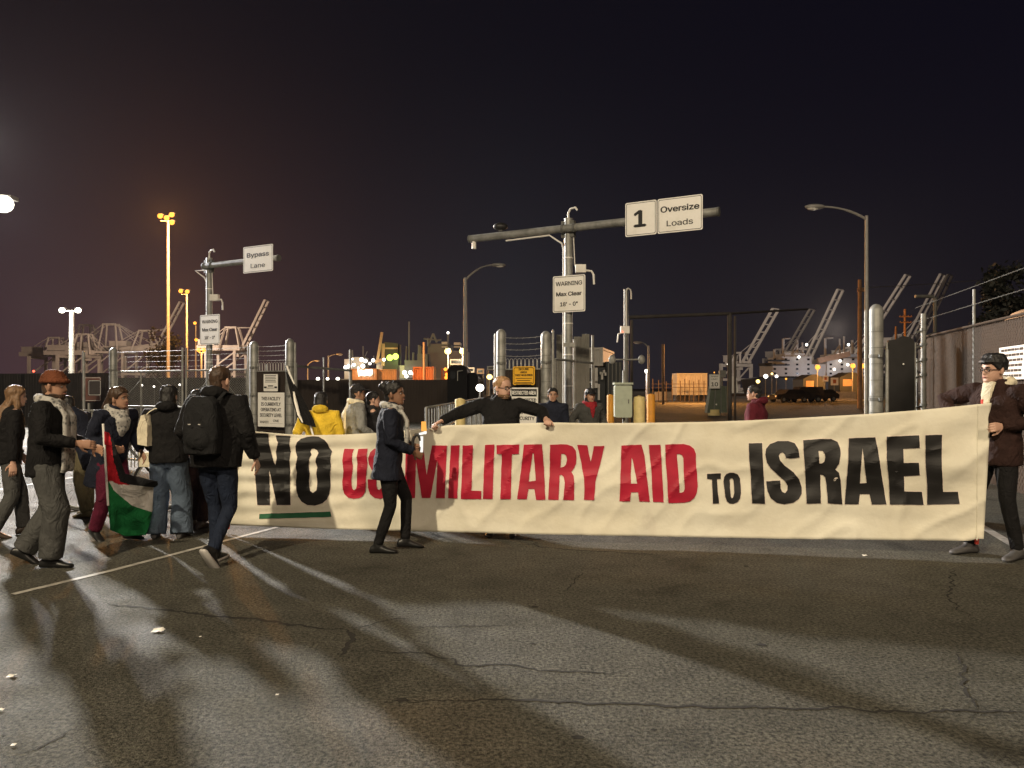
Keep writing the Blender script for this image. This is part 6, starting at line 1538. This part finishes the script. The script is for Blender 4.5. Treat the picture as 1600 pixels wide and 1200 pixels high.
# tote bag on the jeans wearer
d0 = 7.75; c = at(222, 668, d0); r = thing("tote_bag", "cream tote bag hanging from the shoulder of the wide-jeans person", "bag", c + Vector((0, 0, -.2)))
m = MB(); m.prism([(-.05, -.17), (.05, -.19), (.055, .02), (.02, .13), (-.015, .12), (-.055, -.02)], c, (.9, .1, 0), (0, 0, 1), (.02, .09, 0)); m.build("bag_body", MATS["cream_cloth"], r)
m = MB(); m.tube([c + Vector((.0, .03, .10)), at(234, 643, 7.82), at(242, 638.5, 7.82), at(251, 637.5, 7.84), at(258, 640, 7.9)], .011, 8, flat=.5); m.build("strap", MATS["cream_cloth"], r, True)
# headband of the flag woman
hb = [o for o in COL.objects if o.get("label", "").startswith("woman with a headband")][0]
# flag on its pole
fa, fb = at(161, 667, 7.52), at(169, 790, 7.45); r = thing("flag", "red, white, green and black flag trailing from a short white pole, carried low", "flag", Vector((fb.x, fb.y, 0)))
m = MB(); m.tube([fa + Vector((0, 0, .03)), fb], .011, 8); m.build("pole", MATS["white_paint"], r, True)
for nm, cc in (("flag_black", (.014, .014, .016)), ("flag_white", (.60, .58, .55)), ("flag_green", (.012, .15, .045)), ("flag_red", (.42, .014, .025))): clothmat(nm, cc)
# cloth as a grid, u along the fly, v across the bands; hangs and sweeps right
G = [[(163, 674), (170, 676), (178, 690), (196, 740), (246, 752), (247, 756)],      # top edge (black band)
     [(163, 690), (168, 700), (176, 722), (190, 750), (244, 753), (246, 758)],
     [(164, 712), (168, 722), (174, 740), (187, 757), (222, 762), (240, 762)],
     [(165, 735), (168, 742), (172, 752), (178, 762), (208, 786), (238, 797)],
     [(166, 756), (168, 762), (170, 770), (172, 790), (190, 815), (233, 822)],
     [(167, 778), (168, 786), (170, 800), (172, 828), (196, 838), (228, 836)]]
n = 40; vs = []; mi = []
def bil(g, u, v):
    R_, C_ = len(g) - 1, len(g[0]) - 1; a = min(u * C_, C_ - 1e-6); b = min(v * R_, R_ - 1e-6); i, j = int(b), int(a); fy, fx_ = b - i, a - j
    q = lambda k: (g[i][j][k] * (1 - fx_) + g[i][j + 1][k] * fx_) * (1 - fy) + (g[i + 1][j][k] * (1 - fx_) + g[i + 1][j + 1][k] * fx_) * fy
    return q(0), q(1)
for i in range(n + 1):
    for j in range(n + 1):
        x, y = bil(G, j / n, i / n); d = 7.5 + .10 * sin(6.5 * j / n + 2.2 * i / n) * (j / n) + .06 * noise.noise(Vector((x * .06, y * .05, 0))) + .12 * j / n; vs.append(at(x, y, d))
fs = [];
for i in range(n):
    for j in range(n):
        fs.append((i * (n + 1) + j, i * (n + 1) + j + 1, (i + 1) * (n + 1) + j + 1, (i + 1) * (n + 1) + j)); u, v = (j + .5) / n, (i + .5) / n
        tri = u < .60 * (1 - abs(2 * v - .72)) + .07
        mi.append(3 if tri else (0 if v < .34 else 1 if v < .62 else 2))
m = MB(); m.add(vs, fs); m.mi = mi; fo = m.build("flag_cloth", [MATS["flag_black"], MATS["flag_white"], MATS["flag_green"], MATS["flag_red"]], r, recalc=False); fo.data.polygons.foreach_set("use_smooth", [True] * len(fo.data.polygons)); k = fo.modifiers.new("t", 'SOLIDIFY'); k.thickness = .004
# furled dark flag held by the yellow hoodie woman
r = thing("furled_flag", "dark furled flag with a white edge leaning from the yellow hoodie to the gate post", "flag", Vector((gx(478, 9.2), 9.2, 0)))
m = MB(); m.tube([at(448, 572, 9.6), at(484, 662, 9.3), at(492, 690, 9.25)], .012, 8); m.build("pole", MATS["white_paint"], r, True)
m = MB(); rg = []
for t, w_ in ((0, .008), (.12, .03), (.35, .055), (.6, .075), (.85, .09), (1.0, .08)):
    c = at(450 + 34 * t, 577 + 82 * t, 9.58 - .3 * t) + Vector((-.01, -.02, -.04)); rg.append([c + Vector((w_ * cos(2 * pi * k / 20) * (1 + .18 * sin(5 * k + 3 * t)), .35 * w_ * sin(2 * pi * k / 20) * (1 + .3 * sin(3 * k)), -.3 * w_ * cos(2 * pi * k / 20))) for k in range(20)])
m.loft(rg); o = m.build("flag_cloth", MATS["black_cloth"], r, True)
m = MB(); m.tube([at(459, 612, 9.36), at(462, 628, 9.30), at(467, 648, 9.22), at(473, 660, 9.18)], [.012, .02, .018, .008], 8, flat=.4); m.build("white_edge", MATS["white_cloth"], o, True)
# lantern in the walker's hand
c = at(655, 690, 7.275); r = thing("hand_lantern", "black hand lantern with an orange cap and glowing white tubes held by the walking woman", "lantern", c + Vector((0, 0, -.12)))
m = MB(); m.tube([c + Vector((-.045 + .075 * (1 - cos(a)) * .3, 0, -.02)) + Vector((.062 * cos(a), 0, .085 * sin(a))) for a in [radians(k) for k in range(20, 341, 20)]], .016, 10); m.build("handle", MATS["black_metal"], r, True)
m = MB(); m.tube([c + Vector((.02, 0, -.10)), c + Vector((.022, 0, .05))], .016, 10); m.build("light_tube", mat("lens_tube", (1, 1, 1), emit=(1, .96, .88), estr=1.1), r, True)
m = MB(); m.tube([c + Vector((.0, 0, .07)), c + Vector((.055, 0, .085)), c + Vector((.06, 0, .10))], .012, 8); m.sphere(c + Vector((.056, 0, .085)), .016, 10, 8); m.build("lamp", MATS["lens_tube"], r, True)
m = MB(); m.tube([c + Vector((.045, 0, .10)), c + Vector((.042, 0, .19))], [.026, .022], 12); m.build("orange_cap", mat("amber_cap", (.8, .28, .03), emit=(1.0, .42, .08), estr=1.2), r, True)
# bicycle behind the flag
D = 9.75; fx0 = gx(125, D); r = thing("bicycle", "dark bicycle standing behind the flag and the woman carrying it", "bicycle", (fx0 + .5, D, 0))
def P_(x, z, y=0): return Vector((fx0 + x, D + y, z))
for cx in (0.0, 1.02):
    m = MB(); m.tube([P_(cx + .335 * cos(2 * pi * k / 36), .345 + .335 * sin(2 * pi * k / 36)) for k in range(37)], .019, 8); w_ = m.build("wheel", MATS["black_metal"], r, True)
    m = MB(); m.tube([P_(cx + .308 * cos(2 * pi * k / 36), .345 + .308 * sin(2 * pi * k / 36)) for k in range(37)], .010, 6); m.build("rim", MATS["galv"], w_, True)
    m = MB()
    for k in range(18): a = 2 * pi * k / 18; m.bar(P_(cx, .345, .02 if k % 2 else -.02), P_(cx + .305 * cos(a), .345 + .305 * sin(a)), .003)
    m.tube([P_(cx, .345, -.04), P_(cx, .345, .04)], .02, 8); m.build("spokes", MATS["galv"], w_)
m = MB()
for a, b in ((P_(.1, .80), P_(.44, .30)), (P_(.1, .84), P_(.62, .80)), (P_(.44, .30), P_(.65, .88)), (P_(.44, .30), P_(1.02, .345)), (P_(.62, .80), P_(1.02, .345)), (P_(.07, .92), P_(.1, .78)), (P_(.1, .78), P_(0, .345))): m.tube([a, b], .017, 8)
m.build("frame", MATS["black_metal"], r, True)
m = MB(); m.tube([P_(.06, .98, -.28), P_(.02, 1.0, -.2), P_(.07, .98, 0), P_(.02, 1.0, .2), P_(.06, .98, .28)], .013, 8); m.build("handlebar", MATS["galv"], r, True)
m = MB(); m.sphere(P_(.66, .92), (.13, .065, .03), 12, 8); m.build("saddle", MATS["black_cloth"], r, True)
m = MB(); m.box(P_(.93, .66, -.1), (.22, .1, .18)); m.build("pannier", MATS["cream_cloth"], r)

# ================================================================== night haze over the port
hm = bpy.data.materials.new("haze"); hm.use_nodes = True; t = hm.node_tree; t.nodes.clear()
o_ = t.nodes.new("ShaderNodeOutputMaterial"); v_ = t.nodes.new("ShaderNodeVolumePrincipled"); v_.inputs["Color"].default_value = (.92, .92, .95, 1); v_.inputs["Density"].default_value = .00004; v_.inputs["Anisotropy"].default_value = .3
t.links.new(v_.outputs[0], o_.inputs["Volume"])
m = MB(); m.box((0, 330, 39), (1100, 800, 80)); hz = m.build("haze", hm); tag(hz, kind="stuff")
